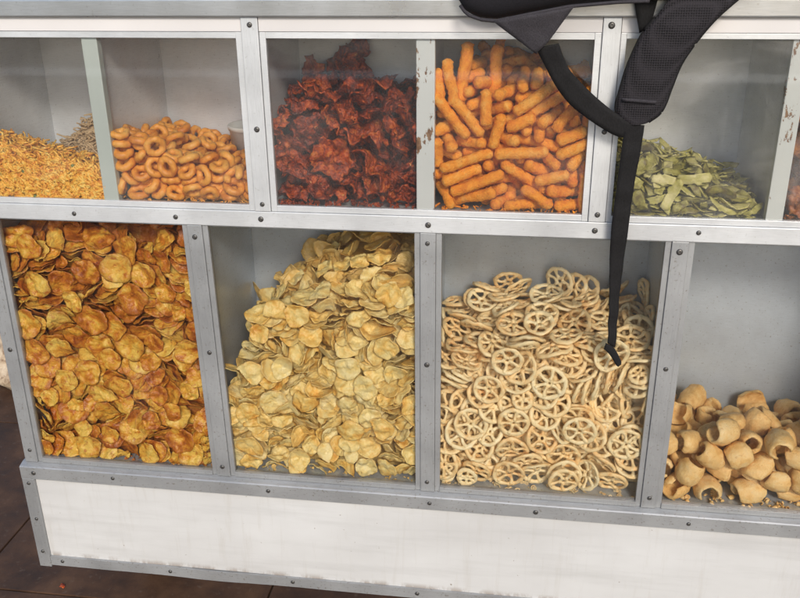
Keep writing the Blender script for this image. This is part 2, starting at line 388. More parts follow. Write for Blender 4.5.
def stick(seed):
    r = random.Random(seed)
    L = r.uniform(.040, .084); rad = r.uniform(.0074, .0088); bend = r.uniform(-.015, .03); b2 = r.uniform(-.004, .004)
    n = max(12, int(L / .0035))
    path = []
    for i in range(n):
        q = i / (n - 1) - .5
        path.append(Vector((q * L, bend * L * (q * q * 4 - .33) * .7, b2 * math.sin(q * 5))))
    def rr(u):
        e = min(u, 1 - u) * L
        return rad * (math.sqrt(max(0.02, 1 - (1 - min(1, e / (rad * .45))) ** 2)) * .80 + .20) * (1 + .05 * math.sin(u * L * 700 + seed))
    V, F = tube(path, rr, 16, False, seed, 0)
    out = []
    for v in V:
        c = Vector((v.x, 0, 0)); d = (v - Vector((v.x, bend * L * ((v.x / L) ** 2 * 4 - .33) * .7, b2 * math.sin(v.x / L * 5))))
        k = .0008 * nz(v.x * 120, v.y * 120, v.z * 120, seed) + .0019 * nz(v.x * 330, v.y * 330, v.z * 330, seed)
        out.append(v + (d.normalized() * k if d.length > 1e-5 else Vector((0, 0, 0))))
    return out, F

def shell(seed):
    r = random.Random(seed)
    W = r.uniform(.019, .026); Ra = r.uniform(.0135, .0195); arc = math.radians(r.uniform(90, 155)); T = r.uniform(.0070, .0100)
    nu, nv = 14, 22; tw = r.uniform(-8, 8); mid = []; nn = []
    def P(u, v):
        w = W * math.sqrt(max(0.05, 1 - (abs(v) ** 2.2) * .62)) * u
        dome = Ra * (1 - .26 * u * u)
        a = v * arc + tw * w
        return Vector((w, math.sin(a) * dome, math.cos(a) * dome))
    V = []; F = []
    us = [math.sin((i / nu - .5) * math.pi) for i in range(nu + 1)]; vs = [math.sin((j / nv - .5) * math.pi) * .35 + (j / nv - .5) * 2 * .65 for j in range(nv + 1)]
    for side in (1, -1):
        for i, u in enumerate(us):
            for j, v in enumerate(vs):
                p = P(u, v); e = .01
                n = (P(u, min(1, v + e)) - P(u, max(-1, v - e))).cross(P(min(1, u + e), v) - P(max(-1, u - e), v)).normalized()
                if n.dot(Vector((0, p.y, p.z))) < 0: n = -n
                t = T * .5 * (max(0.0, 1 - abs(u) ** 6) ** .5 * max(0.0, 1 - abs(v) ** 7) ** .5)
                q = p + n * side * t
                q += n * (.0022 * nz(p.x * 110, p.y * 110, p.z * 110, seed) + .0006 * nz(p.x * 330, p.y * 330, p.z * 330, seed) + (.0004 * math.sin(v * 42) if side > 0 else 0))
                V.append(q)
    A = (nu + 1) * (nv + 1)
    for i in range(nu):
        for j in range(nv):
            a = i * (nv + 1) + j; q = (a, a + 1, a + nv + 2, a + nv + 1)
            F.append(q); F.append(tuple(A + k for k in reversed(q)))
    # the two skins meet at the rim (thickness goes to zero there): weld by duplicate positions
    c = sum(V, Vector()) / len(V)
    return [v - c for v in V], F

def cracker(seed):
    """ragged crumpled fried flake"""
    r = random.Random(seed)
    R = r.uniform(.018, .034); amp = r.uniform(.008, .013)
    a = r.uniform(-8, 8)
    def z(x, y):
        return amp * nz(x * 52, y * 52, 0, seed) * 1.5 + amp * .55 * nz(x * 120, y * 120, 3, seed) + amp * .42 * nz(x * 270, y * 270, 5, seed) + amp * .2 * nz(x * 600, y * 600, 7, seed) + a * x * x
    def edge(th):
        c, s = math.cos(th), math.sin(th)
        return .55 * nz(c * 1.3, s * 1.3, 1, seed) + .24 * nz(c * 4, s * 4, 2, seed) + .16 * nz(c * 10, s * 10, 3, seed)
    return disc_sheet(seed, R, z, edge, .0024, 11, 52)

def flake(seed):
    """flat strip-shaped green flake"""
    r = random.Random(seed)
    L = r.uniform(.009, .025); W = r.uniform(.0036, .0080); a = r.uniform(-18, 18); tw = r.uniform(-25, 25)
    pts = []
    def z(x, y): return a * x * x + tw * x * y + .0012 * nz(x * 160, y * 160, 0, seed) * 1.6
    def edge(th):
        c, s = math.cos(th), math.sin(th)
        sup = 1 / max(abs(c) ** 7 / L ** 7 + abs(s) ** 7 / W ** 7, 1e-14) ** (1 / 7)
        return sup / .02 - 1 + .22 * nz(c * 2.2, s * 2.2, 1, seed)
    P = [Vector((0, 0, 0))]; nu, nv = 4, 20
    for q in range(1, nu + 1):
        for k in range(nv):
            th = 2 * math.pi * k / nv; rr = .02 * (1 + edge(th)) * q / nu
            x, y = rr * math.cos(th), rr * math.sin(th); P.append(Vector((x, y, z(x, y))))
    return thick_grid(P, [Vector((0, 0, 1))] * len(P), nu, nv, lambda p: .0016)

SHAPES = {'chip': chip, 'wheel': wheel, 'ring': ring, 'stick': stick, 'shell': shell, 'cracker': cracker, 'flake': flake}
NVAR = {'chip': 26, 'wheel': 18, 'ring': 12, 'stick': 18, 'shell': 14, 'cracker': 12, 'flake': 14}

# ---------------------------------------------------------------- setting: ground
def ground(name, x0, x1, y0, y1, z, m):
    o = build(name, [(x0, y0, z), (x1, y0, z), (x1, y1, z), (x0, y1, z)], [(0, 1, 2, 3)], m); return tag(o, kind='structure')
ground('ground', -60, 60, -60, 60, -.012, M_grout)
SX = [-1.071 + .61 * k for k in range(-4, 7)]; 
g = MB()
rg = random.Random(4)
for i in range(len(SX) - 1):
    for j in range(-4, 7):
        ya = .046 + .61 * j
        g.box(SX[i] + .0022, SX[i + 1] - .0022, ya + .0022, ya + .6078, -.011, rg.uniform(-.0006, .0006), .0012)
tag(g.build('tiled_floor', M_floor), kind='structure')
g = MB()
g.box(-12, 12, -12, -2.396, -.0105, .02, .003)
tag(g.build('pavement', M_pave), kind='structure')  # unseen paving behind the camera, added pale to bounce light forward

g = MB(); g.box(-9, 9, -7.3, -6.75, .0205, .0245)  # unseen white strip, added so the panes reflect a pale band
tag(g.build('reflected_strip', mat('reflected_strip_white', (.8, .8, .78), .6)[0]), kind='structure')

# ---------------------------------------------------------------- the snack cart
cart = empty('snack_cart', (-.13, .12, 0))
tag(cart, 'aluminium street snack cart with two rows of glass fronted bins and a white base panel', 'snack cart')
def at_cart(o):                                    # parts are modelled in place
    if o.parent is cart: o.matrix_parent_inverse = Matrix.Translation(-cart.location)
    return o
XL, XR = -.856, .610
YB = .25
Z_CT, Z_ST, Z_GT, Z_GB, Z_MT, Z_MB, Z_LT, Z_LB, Z_BT, Z_BB, Z_PB, Z_PE = 1.105, 1.0856, 1.0762, .8352, .8266, .8022, .7945, .3571, .3434, .319, .1475, .128

rs = random.Random(12)
def screw(parent, x, y, z, r=.0042):
    r *= rs.uniform(.82, 1.12); x += rs.uniform(-.0012, .0012); z += rs.uniform(-.0008, .0008)
    V = []; F = []; n = 12; prof_ = [(1.0, 0), (.98, .0009), (.7, .0019), (.25, .0023)]
    for k, (a, h) in enumerate(prof_):
        for i in range(n):
            th = 2 * math.pi * i / n; V.append((x + r * a * math.cos(th), y - h, z + r * a * math.sin(th)))
    for k in range(len(prof_) - 1):
        for i in range(n): F.append((k * n + i, k * n + (i + 1) % n, (k + 1) * n + (i + 1) % n, (k + 1) * n + i))
    # cross slot as a small sunk square
    V.append((x, y - .0012, z)); c = len(V) - 1; k = len(prof_) - 1
    for i in range(n): F.append((k * n + i, k * n + (i + 1) % n, c))
    o = build('screw', V, F, M_screw, None, True); o.parent = parent
    return o
def part(mb, name, m, smooth=False):
    o = mb.build(name, m); o.parent = cart; at_cart(o); return o

# counter and its fascia
part(MB().box(XL - .01, XR + .01, -.007, YB + .02, Z_CT, Z_CT + .0235, .0022), 'counter_top', M_counter)
P_UP = [(-.882, -.856, 0), (-.3937, -.3695, 1), (.0972, .1207, 1), (.588, .610, 1)]
for (a, b_, _), (c, d, _) in zip(P_UP, P_UP[1:]):
    part(MB().box(max(b_, XL) + .0006, c - .0006, -.001, .012, Z_ST, Z_CT - .0003, .0006), 'fascia_strip', M_fascia)

# upper posts with their screws
def post(x0, x1, z0, z1, m, y=-.003, scr=()):
    o = part(MB().box(x0, x1, y, .014, z0, z1, .0009), 'post', m)
    for sx, sz in scr: screw(o, sx, y, sz)
    return o
post(-.856, -.832, Z_MT + .0004, Z_CT - .0004, M_alu_v, scr=[(-.844, 1.095), (-.844, .845)])
post(-.3937, -.3695, Z_MT + .0004, Z_CT - .0004, M_alu_v, scr=[(-.3815, 1.0945), (-.3815, .9500), (-.3815, .8388)])
post(.0972, .1207, Z_MT + .0004, Z_CT - .0004, M_alu_v, scr=[(.109, 1.0945), (.109, .9560), (.1085, .8388)])
post(.588, .610, Z_MT + .0004, Z_CT - .0004, M_alu_v, scr=[(.599, 1.0945), (.599, .8388)])

# rail between the two rows
rail = part(MB().box(XL, XR, -.003, .014, Z_MB, Z_MT, .0009), 'middle_rail', M_alu)
for sx, dz in ((-.685, 0), (-.5205, 0), (-.3845, .001), (-.132, 0), (.1075, 0), (.250, .001), (.43, 0), (.597, 0)): screw(rail, sx, -.003, .8145 + dz)

# framed panes of the upper row and the lower row
def window(x0, x1, z0, z1, lip, m, gm, lean=(0, 0), top=None, glass_y=.0045, lipout=-.0004):
    """a thin angle frame round one pane, the pane is its sub-part"""
    a0, a1 = (x0, x0 + lean[0]), (x1, x1 + lean[1])
    l = lip; mb = MB(); tl = top if top is not None else l; bl = .0088
    mb.box((a0[0], a0[1]), (a0[0] + l, a0[1] + l), 0, .010, z0, z1, .0006)
    mb.box((a1[0] - l, a1[1] - l), (a1[0], a1[1]), 0, .010, z0, z1, .0006)
    mb.box(x0 + l, x1 - l, -lipout, .010, z0, z0 + bl, .0006)
    mb.box(x0 + l + lean[0], x1 - l + lean[1], .0004, .010, z1 - tl, z1, .0006)
    f = mb.build('window_frame', m); f.parent = cart; at_cart(f)
    PANES.append((f, x0, x1, z0, z1, l, bl, tl, lean, glass_y, gm))
    return f
PANES = []
window(-.8314, -.3943, Z_MT + .0004, Z_ST - .0004, .0088, M_alu, M_glass_up)
window(-.3689, .0966, Z_MT + .0004, Z_ST - .0004, .0088, M_alu, M_glass_up)
window(.1213, .5874, Z_MT + .0004, Z_ST - .0004, .0075, M_alu, M_glass_haze)

# painted dividers behind the upper panes
def divider(x0, x1, m):
    part(MB().box(x0, x1, .0052, .019, Z_GB - .004, Z_ST - .001, .0012), 'divider', m)
divider(-.6360, -.6122, M_div_clean); divider(-.1503, -.1242, M_div_worn); divider(.3390, .3620, M_div_mid)

# lower posts: flat bar with a lip on each side
def lpost(xt, xb, zt, zb, scr, wdt=.0232):
    mb = MB(); mb.box((xb - wdt / 2, xt - wdt / 2), (xb + wdt / 2, xt + wdt / 2), -.003, .014, zb, zt, .0009)
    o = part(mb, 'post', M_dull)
    for sz in scr:
        k = (sz - zb) / (zt - zb); screw(o, xb + (xt - xb) * k, -.003, sz)
LZ0, LZ1 = .3478, Z_MB - .0004
LP = [(-.8395, -.8440), (-.4925, -.4870), (-.1326, -.1326), (.2280, .2270), (.5870, .5860)]
for k, (xt, xb) in enumerate(LP):
    lpost(xt, xb, LZ1, LZ0, [[.752, .57, .372], [.783, .586, .366], [.786, .585, .366], [.786, .60, .366], [.783, .58, .37]][k])
for (xt0, xb0), (xt1, xb1) in zip(LP, LP[1:]):
    h = .0119
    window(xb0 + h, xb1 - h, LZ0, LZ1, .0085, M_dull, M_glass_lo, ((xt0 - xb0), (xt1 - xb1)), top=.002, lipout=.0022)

# base box
br = MB().prism([(.014, Z_BT + .004), (.0, Z_BT + .004), (-.0125, Z_BT + .0006), (-.0144, Z_BT - .001), (-.0144, Z_BB), (.014, Z_BB)], XL - .006, XR + .006)
base_rail = part(br, 'base_rail', M_alu_shade_h)
for sx, sz in ((-.837, .3325), (-.688, .333), (-.405, .332), (-.128, .3325), (.047, .331), (.29, .331), (.47, .332), (.595, .332)): screw(base_rail, sx, -.0144, sz, .0038)
for xa, xb in ((XL - .006, XL + .017), (XR - .017, XR + .006)):
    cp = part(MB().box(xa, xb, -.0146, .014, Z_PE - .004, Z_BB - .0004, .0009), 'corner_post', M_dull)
    for sz in (.309, .232, .158): screw(cp, (xa + xb) / 2, -.0146, sz, .0038)
part(MB().box(XL + .0174, XR - .0174, -.0092, .006, Z_PB, Z_BB - .0004), 'base_panel', M_base)
# bottom rail, slightly bent
mb = MB(); nseg = 60; A = []
for i in range(nseg + 1):
    x = XL + .0174 + (XR - XL - .0348) * i / nseg
    dz = .0022 * noise.noise(Vector((x * 5, 0, 3))) - .0022 * math.exp(-((x + .52) / .06) ** 2) + .0010 * noise.noise(Vector((x * 24, 2, 3)))
    A.append([mb.bm.verts.new(p) for p in ((x, -.0138, Z_PE + dz), (x, -.0138, Z_PB + dz * .6), (x, .012, Z_PB + dz * .6), (x, .012, Z_PE + dz))])
for a, b_ in zip(A, A[1:]):
    for k in range(4): mb.bm.faces.new((a[k], a[(k + 1) % 4], b_[(k + 1) % 4], b_[k]))
bot = part(mb, 'bottom_rail', M_alu_shade_h)
for sx in (-.815, -.605, -.375, -.15, .1, .35): screw(bot, sx, -.0138, .1385, .0036)

# carcass: back, sides, floors, partitions
part(MB().box(XL + .002, XR - .002, YB, YB + .012, Z_MT - .004, Z_CT - .0005), 'back_panel', M_sheet)
part(MB().box(XL + .002, XR - .002, YB, YB + .012, .13, Z_MT - .0045), 'back_panel', M_sheet_low)
for xa in (XL + .0015, XR - .0135): part(MB().box(xa, xa + .012, .0145, YB - .0005, .13, Z_CT - .0005), 'side_panel', M_sheet)
part(MB().box(XL + .014, XR - .014, .0145, YB - .0006, Z_MB + .006, Z_MT - .001), 'upper_floor', M_sheet)
part(MB().box(XL + .014, XR - .014, .0145, YB - .0006, Z_LB - .014, Z_LB - .006), 'lower_floor', M_sheet_low)
part(MB().box(XL + .014, XR - .014, .0150, YB - .0006, .134, .142), 'underside', M_alu_shade_h)
for xc in (-.6250, -.3816, -.1375, .1090, .3505):
    part(MB().box(xc - .003, xc + .003, .0195, YB - .0007, Z_MT - .0006, Z_CT - .0008), 'partition', M_sheet)
for xc in (-.4897, -.1326, .2275):
    part(MB().box(xc - .003, xc + .003, .0145, YB - .0007, Z_LB - .0056, Z_MB + .0055), 'partition', M_sheet_low)
# casters tucked well under the cart
for xc in (-.72, .47):
    for yc in (.145, .215):
        mb = MB(); mb.box(xc - .02, xc + .02, yc - .018, yc + .018, .128, .1338)
        mb.box(xc - .017, xc - .014, yc - .012, yc + .012, .04, .128); mb.box(xc + .014, xc + .017, yc - .012, yc + .012, .04, .128)
        k = part(mb, 'caster', M_rubber)
        V = []; F = []; n = 24
        for s, r in ((-.012, .038), (-.009, .0425), (.009, .0425), (.012, .038)):
            for i in range(n): V.append((xc + s, yc + r * math.cos(i * 2 * math.pi / n), .0435 + r * math.sin(i * 2 * math.pi / n)))
        for q in range(3):
            for i in range(n): F.append((q * n + i, q * n + (i + 1) % n, (q + 1) * n + (i + 1) % n, (q + 1) * n + i))
        F.append(tuple(range(n - 1, -1, -1))); F.append(tuple(range(3 * n, 4 * n)))
        build('wheel', V, F, M_rubber).parent = k

# ---------------------------------------------------------------- snacks
def prof(B,x,y):
    P=B['prof']
    if x<=P[0][0]: h=P[0][1]
    elif x>=P[-1][0]: h=P[-1][1]
    else:
        for (a,b),(c,d) in zip(P,P[1:]):
            if a<=x<=c: h=b+(d-b)*(x-a)/(c-a); break
    s=B.get('slope',.5)
    return h+s*min(y,B.get('ydepth',.25))
def core(B,x,y):
    t=B['t']; y0=B['y'][0]
    h=prof(B,x,y)-B.get('tz',t*.9)
    k=min(1,max(0,(y-(y0+t-.012))/.024)); k=k*k*(3-2*k)
    return max(B['z0'],B['z0']+(h-B['z0'])*k)
BINS = {
 'L1': {'kind': 'chip', 'x': (-0.838, -0.492), 'y': (0.006, 0.235), 'z0': 0.352, 't': 0.046, 'tz': 0.03, 'slope': 0.3, 'seed': 1, 'prof': [(-0.85, 0.8), (-0.48, 0.8)]},
 'L2': {'kind': 'chip', 'sb': 300, 'x': (-0.485, -0.135), 'y': (0.006, 0.235), 'z0': 0.352, 't': 0.048, 'tz': 0.036, 'slope': 0.32, 'seed': 2, 'prof': [(-0.475, 0.44), (-0.45, 0.54), (-0.41, 0.63), (-0.34, 0.685), (-0.27, 0.725), (-0.13, 0.755)]},
 'L3': {'kind': 'wheel', 'x': (-0.131, 0.225), 'y': (0.006, 0.235), 'z0': 0.352, 't': 0.048, 'tz': 0.036, 'slope': 0.18, 'seed': 3, 'prof': [(-0.13, 0.56), (-0.09, 0.585), (-0.04, 0.603), (0.08, 0.612), (0.22, 0.6)]},
 'L4': {'kind': 'shell', 'x': (0.229, 0.57), 'y': (0.006, 0.235), 'z0': 0.352, 't': 0.1, 'tz': 0.075, 'slope': 0.1, 'seed': 14, 'prof': [(0.23, 0.405), (0.27, 0.442), (0.33, 0.464), (0.57, 0.462)]},
 'U2': {'kind': 'ring', 'x': (-0.62, -0.386), 'y': (0.006, 0.235), 'z0': 0.832, 't': 0.038, 'tz': 0.03, 'slope': -0.1, 'seed': 5, 'prof': [(-0.61, 0.938), (-0.545, 0.924), (-0.5, 0.903), (-0.46, 0.897), (-0.38, 0.905)]},
 'U3': {'kind': 'cracker', 'x': (-0.372, -0.14), 'y': (0.006, 0.235), 'z0': 0.832, 't': 0.085, 'tz': 0.05, 'slope': 0.1, 'seed': 6, 'prof': [(-0.37, 0.975), (-0.34, 0.99), (-0.3, 1.02), (-0.27, 1.015), (-0.25, 1.0), (-0.2, 0.99), (-0.17, 0.975), (-0.14, 0.985)]},
 'U4': {'kind': 'stick', 'x': (-0.131, 0.1), 'y': (0.006, 0.235), 'z0': 0.832, 't': 0.06, 'tz': 0.045, 'slope': 0.1, 'seed': 7, 'prof': [(-0.13, 1.01), (-0.09, 1.03), (-0.04, 1.01), (0.02, 1.01), (0.07, 0.985), (0.1, 0.965)]},
 'U5': {'kind': 'flake', 'x': (0.112, 0.339), 'y': (0.006, 0.235), 'z0': 0.832, 't': 0.06, 'tz': 0.03, 'slope': 0.12, 'seed': 8, 'prof': [(0.11, 0.925), (0.16, 0.91), (0.215, 0.888), (0.25, 0.893), (0.3, 0.855), (0.335, 0.838)]},
 'U6': {'kind': 'cracker', 'sb': 500, 'x': (0.362, 0.58), 'y': (0.006, 0.235), 'z0': 0.832, 't': 0.07, 'tz': 0.05, 'slope': 0.1, 'seed': 9, 'prof': [(0.36, 1.0), (0.58, 0.98)]},
}
KIND = {'L1': ('spiced_chip', 'spiced chip', 'spiced amber potato chip', 'spiced amber potato chips in the lower left bin', 'the leftmost lower bin'),
 'L2': ('potato_chip', 'potato chip', 'pale yellow potato chip', 'pale yellow potato chips in the lower bin second from the left', 'the second lower bin'),
 'L3': ('wheel_snack', 'wheel snack', 'cream spoked wheel snack', 'spoked wheel snacks in the third lower bin', 'the third lower bin'),
 'L4': ('shell_snack', 'puffed snack', 'tan curled shell puff', 'tan curled puffs in the lower right bin', 'the lower right bin'),
 'U2': ('ring_snack', 'ring snack', 'orange brown ring snack', 'ring snacks in the second upper bin', 'the second upper bin'),
 'U3': ('fried_cracker', 'fried snack', 'dark red crumpled fried piece', 'dark red fried pieces in the third upper bin', 'the third upper bin'),
 'U4': ('corn_stick', 'corn stick', 'orange corn stick', 'orange corn sticks in the upper bin under the backpack', 'the bin under the backpack'),
 'U5': ('green_flake', 'snack flake', 'olive green flake', 'olive green flakes in the upper bin behind the hanging strap', 'the bin behind the strap'),
 'U6': ('fried_flake', 'fried snack', 'amber brown fried flake', 'amber fried flakes in the rightmost upper bin', 'the rightmost upper bin')}
DATA = {
 'L1': (240, {18: 'topmost spiced amber potato chip of the heap in the leftmost lower bin', 93: 'leftmost spiced amber potato chip of the heap in the leftmost lower bin', 145: 'rightmost spiced amber potato chip of the heap in the leftmost lower bin', 106: 'spiced amber potato chip nearest the bottom left corner of the leftmost lower bin', 21: 'spiced amber potato chip nearest the middle of the heap in the leftmost lower bin', 71: 'spiced amber potato chip midway along the bottom of the leftmost lower bin', 10: 'spiced amber potato chip on the left edge, halfway up, in the leftmost lower bin', 170: 'spiced amber potato chip on the right edge, halfway up, in the leftmost lower bin', 0: 'spiced amber potato chip showing largest in the heap in the leftmost lower bin'}, [
  (25,-6350,123,7198,82,85,-30,35),(25,-6150,120,6684,58,59,-67,69),(25,-6931,132,6257,17,23,83,-91),(25,-6326,147,5788,88,88,-23,12),(25,-5675,160,4047,6,14,78,-99),(11,-6697,307,7659,37,-71,-98,-7),
  (16,-6881,79,7130,32,-26,-86,-84),(16,-7135,146,5285,77,72,51,-49),(10,-7818,116,6851,20,5,90,87),(18,-5933,163,7105,43,27,-85,79),(5,-8038,102,5626,48,49,-73,78),(10,-8108,121,6135,45,45,77,-79),
  (15,-7397,202,6887,35,59,-81,69),(6,-5322,145,5772,82,95,12,12),(15,-7398,127,3773,34,36,83,-82),(20,-7808,89,7507,9,8,91,-88),(19,-6212,199,7461,87,67,-60,25),(15,-6586,117,6154,85,-93,9,-11),
  (10,-8112,290,7635,2,-11,33,-122),(25,-6545,254,4138,18,23,-48,114),(11,-7265,150,5909,62,78,-64,46),(1,-6725,91,5555,41,53,-73,80),(10,-7563,168,4474,25,25,-63,105),(16,-7930,180,5347,83,71,-28,59),
  (6,-7581,152,5687,67,95,45,-23),(20,-7563,89,5113,91,87,11,-9),(16,-6890,143,5805,76,99,-10,23),(15,-5487,172,3779,98,71,-26,25),(20,-6592,98,5039,36,41,84,-78),(24,-7567,200,6141,45,105,-35,43),
  (24,-6963,171,4466,50,99,-44,43),(3,-6943,140,4804,63,76,55,-58),(3,-7424,249,7521,57,51,29,-97),(6,-5678,225,4482,36,-115,32,25),(0,-6001,107,5552,57,44,77,-71),(0,-5575,107,6800,3,6,89,-90),
  (18,-8059,172,5110,85,67,-30,59),(1,-6267,93,3738,59,64,57,-73),(22,-5664,411,7577,50,-86,78,9),(25,-6077,202,6009,31,50,91,-67),(12,-7209,131,6568,77,89,27,-41),(17,-6138,118,4402,48,45,73,-81),
  (0,-5993,153,5256,76,-99,-18,17),(13,-5912,110,4912,73,58,-56,66),(7,-6605,167,4701,41,39,-69,90),(12,-5579,158,7328,61,92,30,-56),(19,-6941,187,4017,99,66,-24,38),(17,-5382,115,5036,90,85,19,-21),
  (2,-5895,123,5906,70,81,-51,45),(13,-7921,110,4754,79,65,-47,59),(13,-5244,108,5301,82,74,47,-43),(11,-5775,243,4900,18,-29,-75,97),(16,-5588,227,6627,88,79,17,42),(14,-5737,86,4600,19,-14,90,87),
  (0,-6938,106,4075,90,81,-32,23),(12,-5866,144,7384,74,-54,-38,-79),(6,-5174,239,4400,102,71,20,19),(2,-7422,135,4156,1,4,82,-97),(25,-5376,302,7151,105,31,30,-57),(12,-7718,192,3687,53,23,58,-97),
  (5,-6213,175,3747,87,91,-13,-4),(24,-6759,185,7252,70,81,50,-46),(1,-5737,210,5818,114,35,-29,34),(19,-6175,178,5545,104,71,-2,17),(15,-7667,314,6565,34,3,-20,121),(18,-6267,282,4276,32,72,-36,93),
  (16,-7397,204,5290,24,22,83,-90),(12,-8031,192,3715,71,63,31,-78),(18,-6339,232,5437,43,17,69,-96),(25,-6300,281,6428,117,48,-11,12),(21,-5441,99,6460,6,10,-89,-90),(0,-7054,195,3678,51,31,60,-94),
  (25,-7054,339,7582,22,-118,-41,-6),(11,-5766,207,7059,10,58,84,-75),(8,-7199,170,4629,101,54,40,-37),(25,-7741,204,5715,1,12,-68,-106),(4,-7083,242,5628,13,-2,-124,-25),(25,-5746,375,5058,84,85,4,-42),
  (1,-5132,91,6127,32,29,-89,80),(6,-7748,177,4862,7,24,107,64),(10,-7848,295,6474,126,14,0,3),(1,-6409,210,4365,94,53,67,0),(21,-7482,127,4588,70,52,66,-65),(11,-7426,244,5008,79,16,-53,83),
  (15,-5634,254,6233,27,-99,72,19),(9,-7673,216,7406,21,-23,-61,107),(24,-7944,291,3707,38,17,-67,100),(24,-6677,244,3753,75,93,-42,6),(20,-5671,237,6292,92,21,-22,83),(20,-6677,249,7542,98,27,6,75),
  (12,-6239,172,4964,54,-113,23,3),(6,-5588,304,6029,29,-102,-66,22),(25,-7705,304,7255,118,29,-3,-37),(8,-8114,166,7231,102,67,-23,-27),(16,-6635,281,6765,11,-110,-61,-16),(20,-5283,271,7386,102,-5,22,-72),
  (18,-5232,261,7290,22,34,-116,-31),(1,-6748,185,5154,58,106,-28,26),(0,-7502,222,7370,107,24,-31,55),(1,-5436,186,5606,60,-97,5,55),(6,-7122,304,7384,19,-11,123,-24),(12,-7065,236,6900,100,-50,-58,15),
  (23,-6301,130,5166,38,-71,-74,-64),(0,-7882,192,4426,57,55,58,-81),(11,-7491,272,5976,25,96,-63,48),(14,-6458,165,7000,72,66,-38,71),(2,-8218,111,3718,58,59,-68,68),(5,-5843,281,6550,100,36,23,-66),
  (25,-6819,284,6435,23,31,-115,37),(23,-8057,209,6770,28,-104,-44,50),(21,-7361,195,7193,57,56,20,-96),(6,-5474,260,4731,23,32,-113,43),(13,-5878,237,6800,113,1,44,-38),(3,-5288,305,6737,22,-120,-17,30),
  (17,-8209,154,3902,54,72,69,-58),(7,-5205,193,6483,107,57,-37,9),(15,-6003,232,4842,106,68,-14,-8),(24,-7312,258,4427,24,25,75,-97),(10,-8177,229,4371,25,93,49,-67),(18,-6594,286,6634,102,2,-16,74),
  (8,-5290,187,4122,86,64,68,-5),(5,-8045,265,7265,40,40,24,-111),(5,-6046,258,4019,50,116,9,11),(17,-6059,274,3687,70,12,-62,85),(23,-7248,162,4060,82,85,33,-34),(10,-5959,291,6685,103,39,27,-56),
  (3,-6859,295,6765,52,-37,-24,107),(11,-5374,350,6949,5,-24,29,-121),(16,-7715,361,7122,16,-2,126,8),(13,-5789,239,3600,7,-9,-27,123),(9,-5246,264,7460,52,-5,-5,-116),(21,-6802,164,3663,1,19,-108,64),
  (25,-8100,313,7537,11,-30,-120,-24),(4,-5659,334,6413,89,29,28,-81),(21,-8017,138,6555,88,11,-4,-91),(19,-6278,218,5197,1,16,68,-106),(16,-6076,310,6300,108,-8,-26,61),(25,-7959,258,6264,116,-39,13,-30),
  (15,-8177,342,7087,25,38,113,35),(22,-6342,246,4706,32,-49,-101,50),(14,-8199,375,3983,81,69,45,-53),(6,-5651,245,5400,119,-23,38,12),(14,-7980,187,6093,71,-65,54,64),(3,-7605,335,6194,33,23,101,-65),
  (17,-5079,141,6922,16,38,-72,97),(9,-5111,161,3687,48,78,79,-40),(7,-5879,300,4431,31,52,-40,104),(20,-5740,210,5316,77,-5,67,76),(19,-5730,299,5772,27,5,-43,116),(23,-7383,178,6372,32,6,-110,54),
  (9,-5985,412,7388,14,84,83,46),(9,-6047,313,6184,38,120,6,14),(8,-5946,243,5070,92,37,15,-78),(12,-7033,246,5334,11,26,69,-102),(20,-7675,241,4113,16,95,-71,43),(9,-8138,205,4897,49,-11,64,-97),
  (6,-8070,324,5929,8,-75,-83,-59),(4,-6790,345,6530,25,77,-97,14),(3,-7138,360,6368,107,67,-8,11),(22,-5694,381,7398,76,16,-51,87),(14,-5382,262,6081,77,8,-100,13),(14,-6991,387,6756,27,110,18,54),
  (11,-7726,304,7175,16,-60,111,2),(9,-5517,345,4129,69,106,1,10),(17,-5096,170,3927,40,0,-60,-104),(16,-7177,383,7172,31,108,-48,33),(8,-6725,162,4365,82,24,-21,-92),(17,-5112,194,4073,23,-10,113,-53),
  (22,-6110,389,7398,43,53,6,-107),(25,-6722,254,4904,63,-44,43,92),(18,-5375,321,5465,62,67,-18,87),(18,-5121,291,6749,34,-78,-94,6),(14,-6525,241,6876,38,11,-23,118),(18,-7366,386,5527,32,18,70,-99),
  (10,-5215,347,4861,27,70,-73,72),(9,-6394,294,6572,112,35,11,-47),(22,-7267,309,6540,5,36,112,49),(0,-8212,238,6634,123,-6,1,32),(20,-5082,257,4998,13,-100,36,69),(6,-7385,297,4916,57,49,37,-95),
  (23,-5081,106,4353,37,20,-77,91),(5,-7294,384,7008,111,-41,10,45),(0,-7966,245,4180,1,110,43,48),(21,-8265,221,4058,100,-57,53,-5),(2,-5605,407,4296,86,93,-3,-2),(14,-7557,278,4724,105,22,35,-58),
  (15,-7622,291,5216,106,53,33,-30),(12,-7814,251,4170,39,37,115,-5),(8,-6040,253,4148,16,20,-42,-117),(11,-6793,292,6029,97,53,59,-21),(13,-6508,242,4415,56,1,102,-50),(19,-8010,423,6776,11,17,109,-61),
  (14,-8142,218,4104,51,102,-5,-55),(8,-8254,201,4632,20,-50,-51,-103),(23,-7059,237,5085,14,21,-73,100),(10,-6568,351,7360,36,64,-104,-2),(17,-8266,339,6304,74,22,95,35),(16,-5345,330,6999,51,-10,37,-110),
  (23,-6518,221,5323,60,34,66,-83),(1,-8347,259,6382,83,-24,-84,41),(17,-8229,236,6779,116,-4,34,39),(24,-7569,363,6920,13,24,-119,34),(5,-6874,335,4181,55,56,-56,83),(22,-5997,311,4695,118,46,-2,-6),
  (9,-7887,275,5066,113,51,-12,27),(9,-8335,233,7181,72,-56,74,-47),(6,-7287,260,3947,54,36,-58,93),(1,-6000,327,6031,15,-2,-57,-112),(16,-7245,321,5929,47,40,100,-47),(23,-6843,244,4547,70,-24,-58,-85),
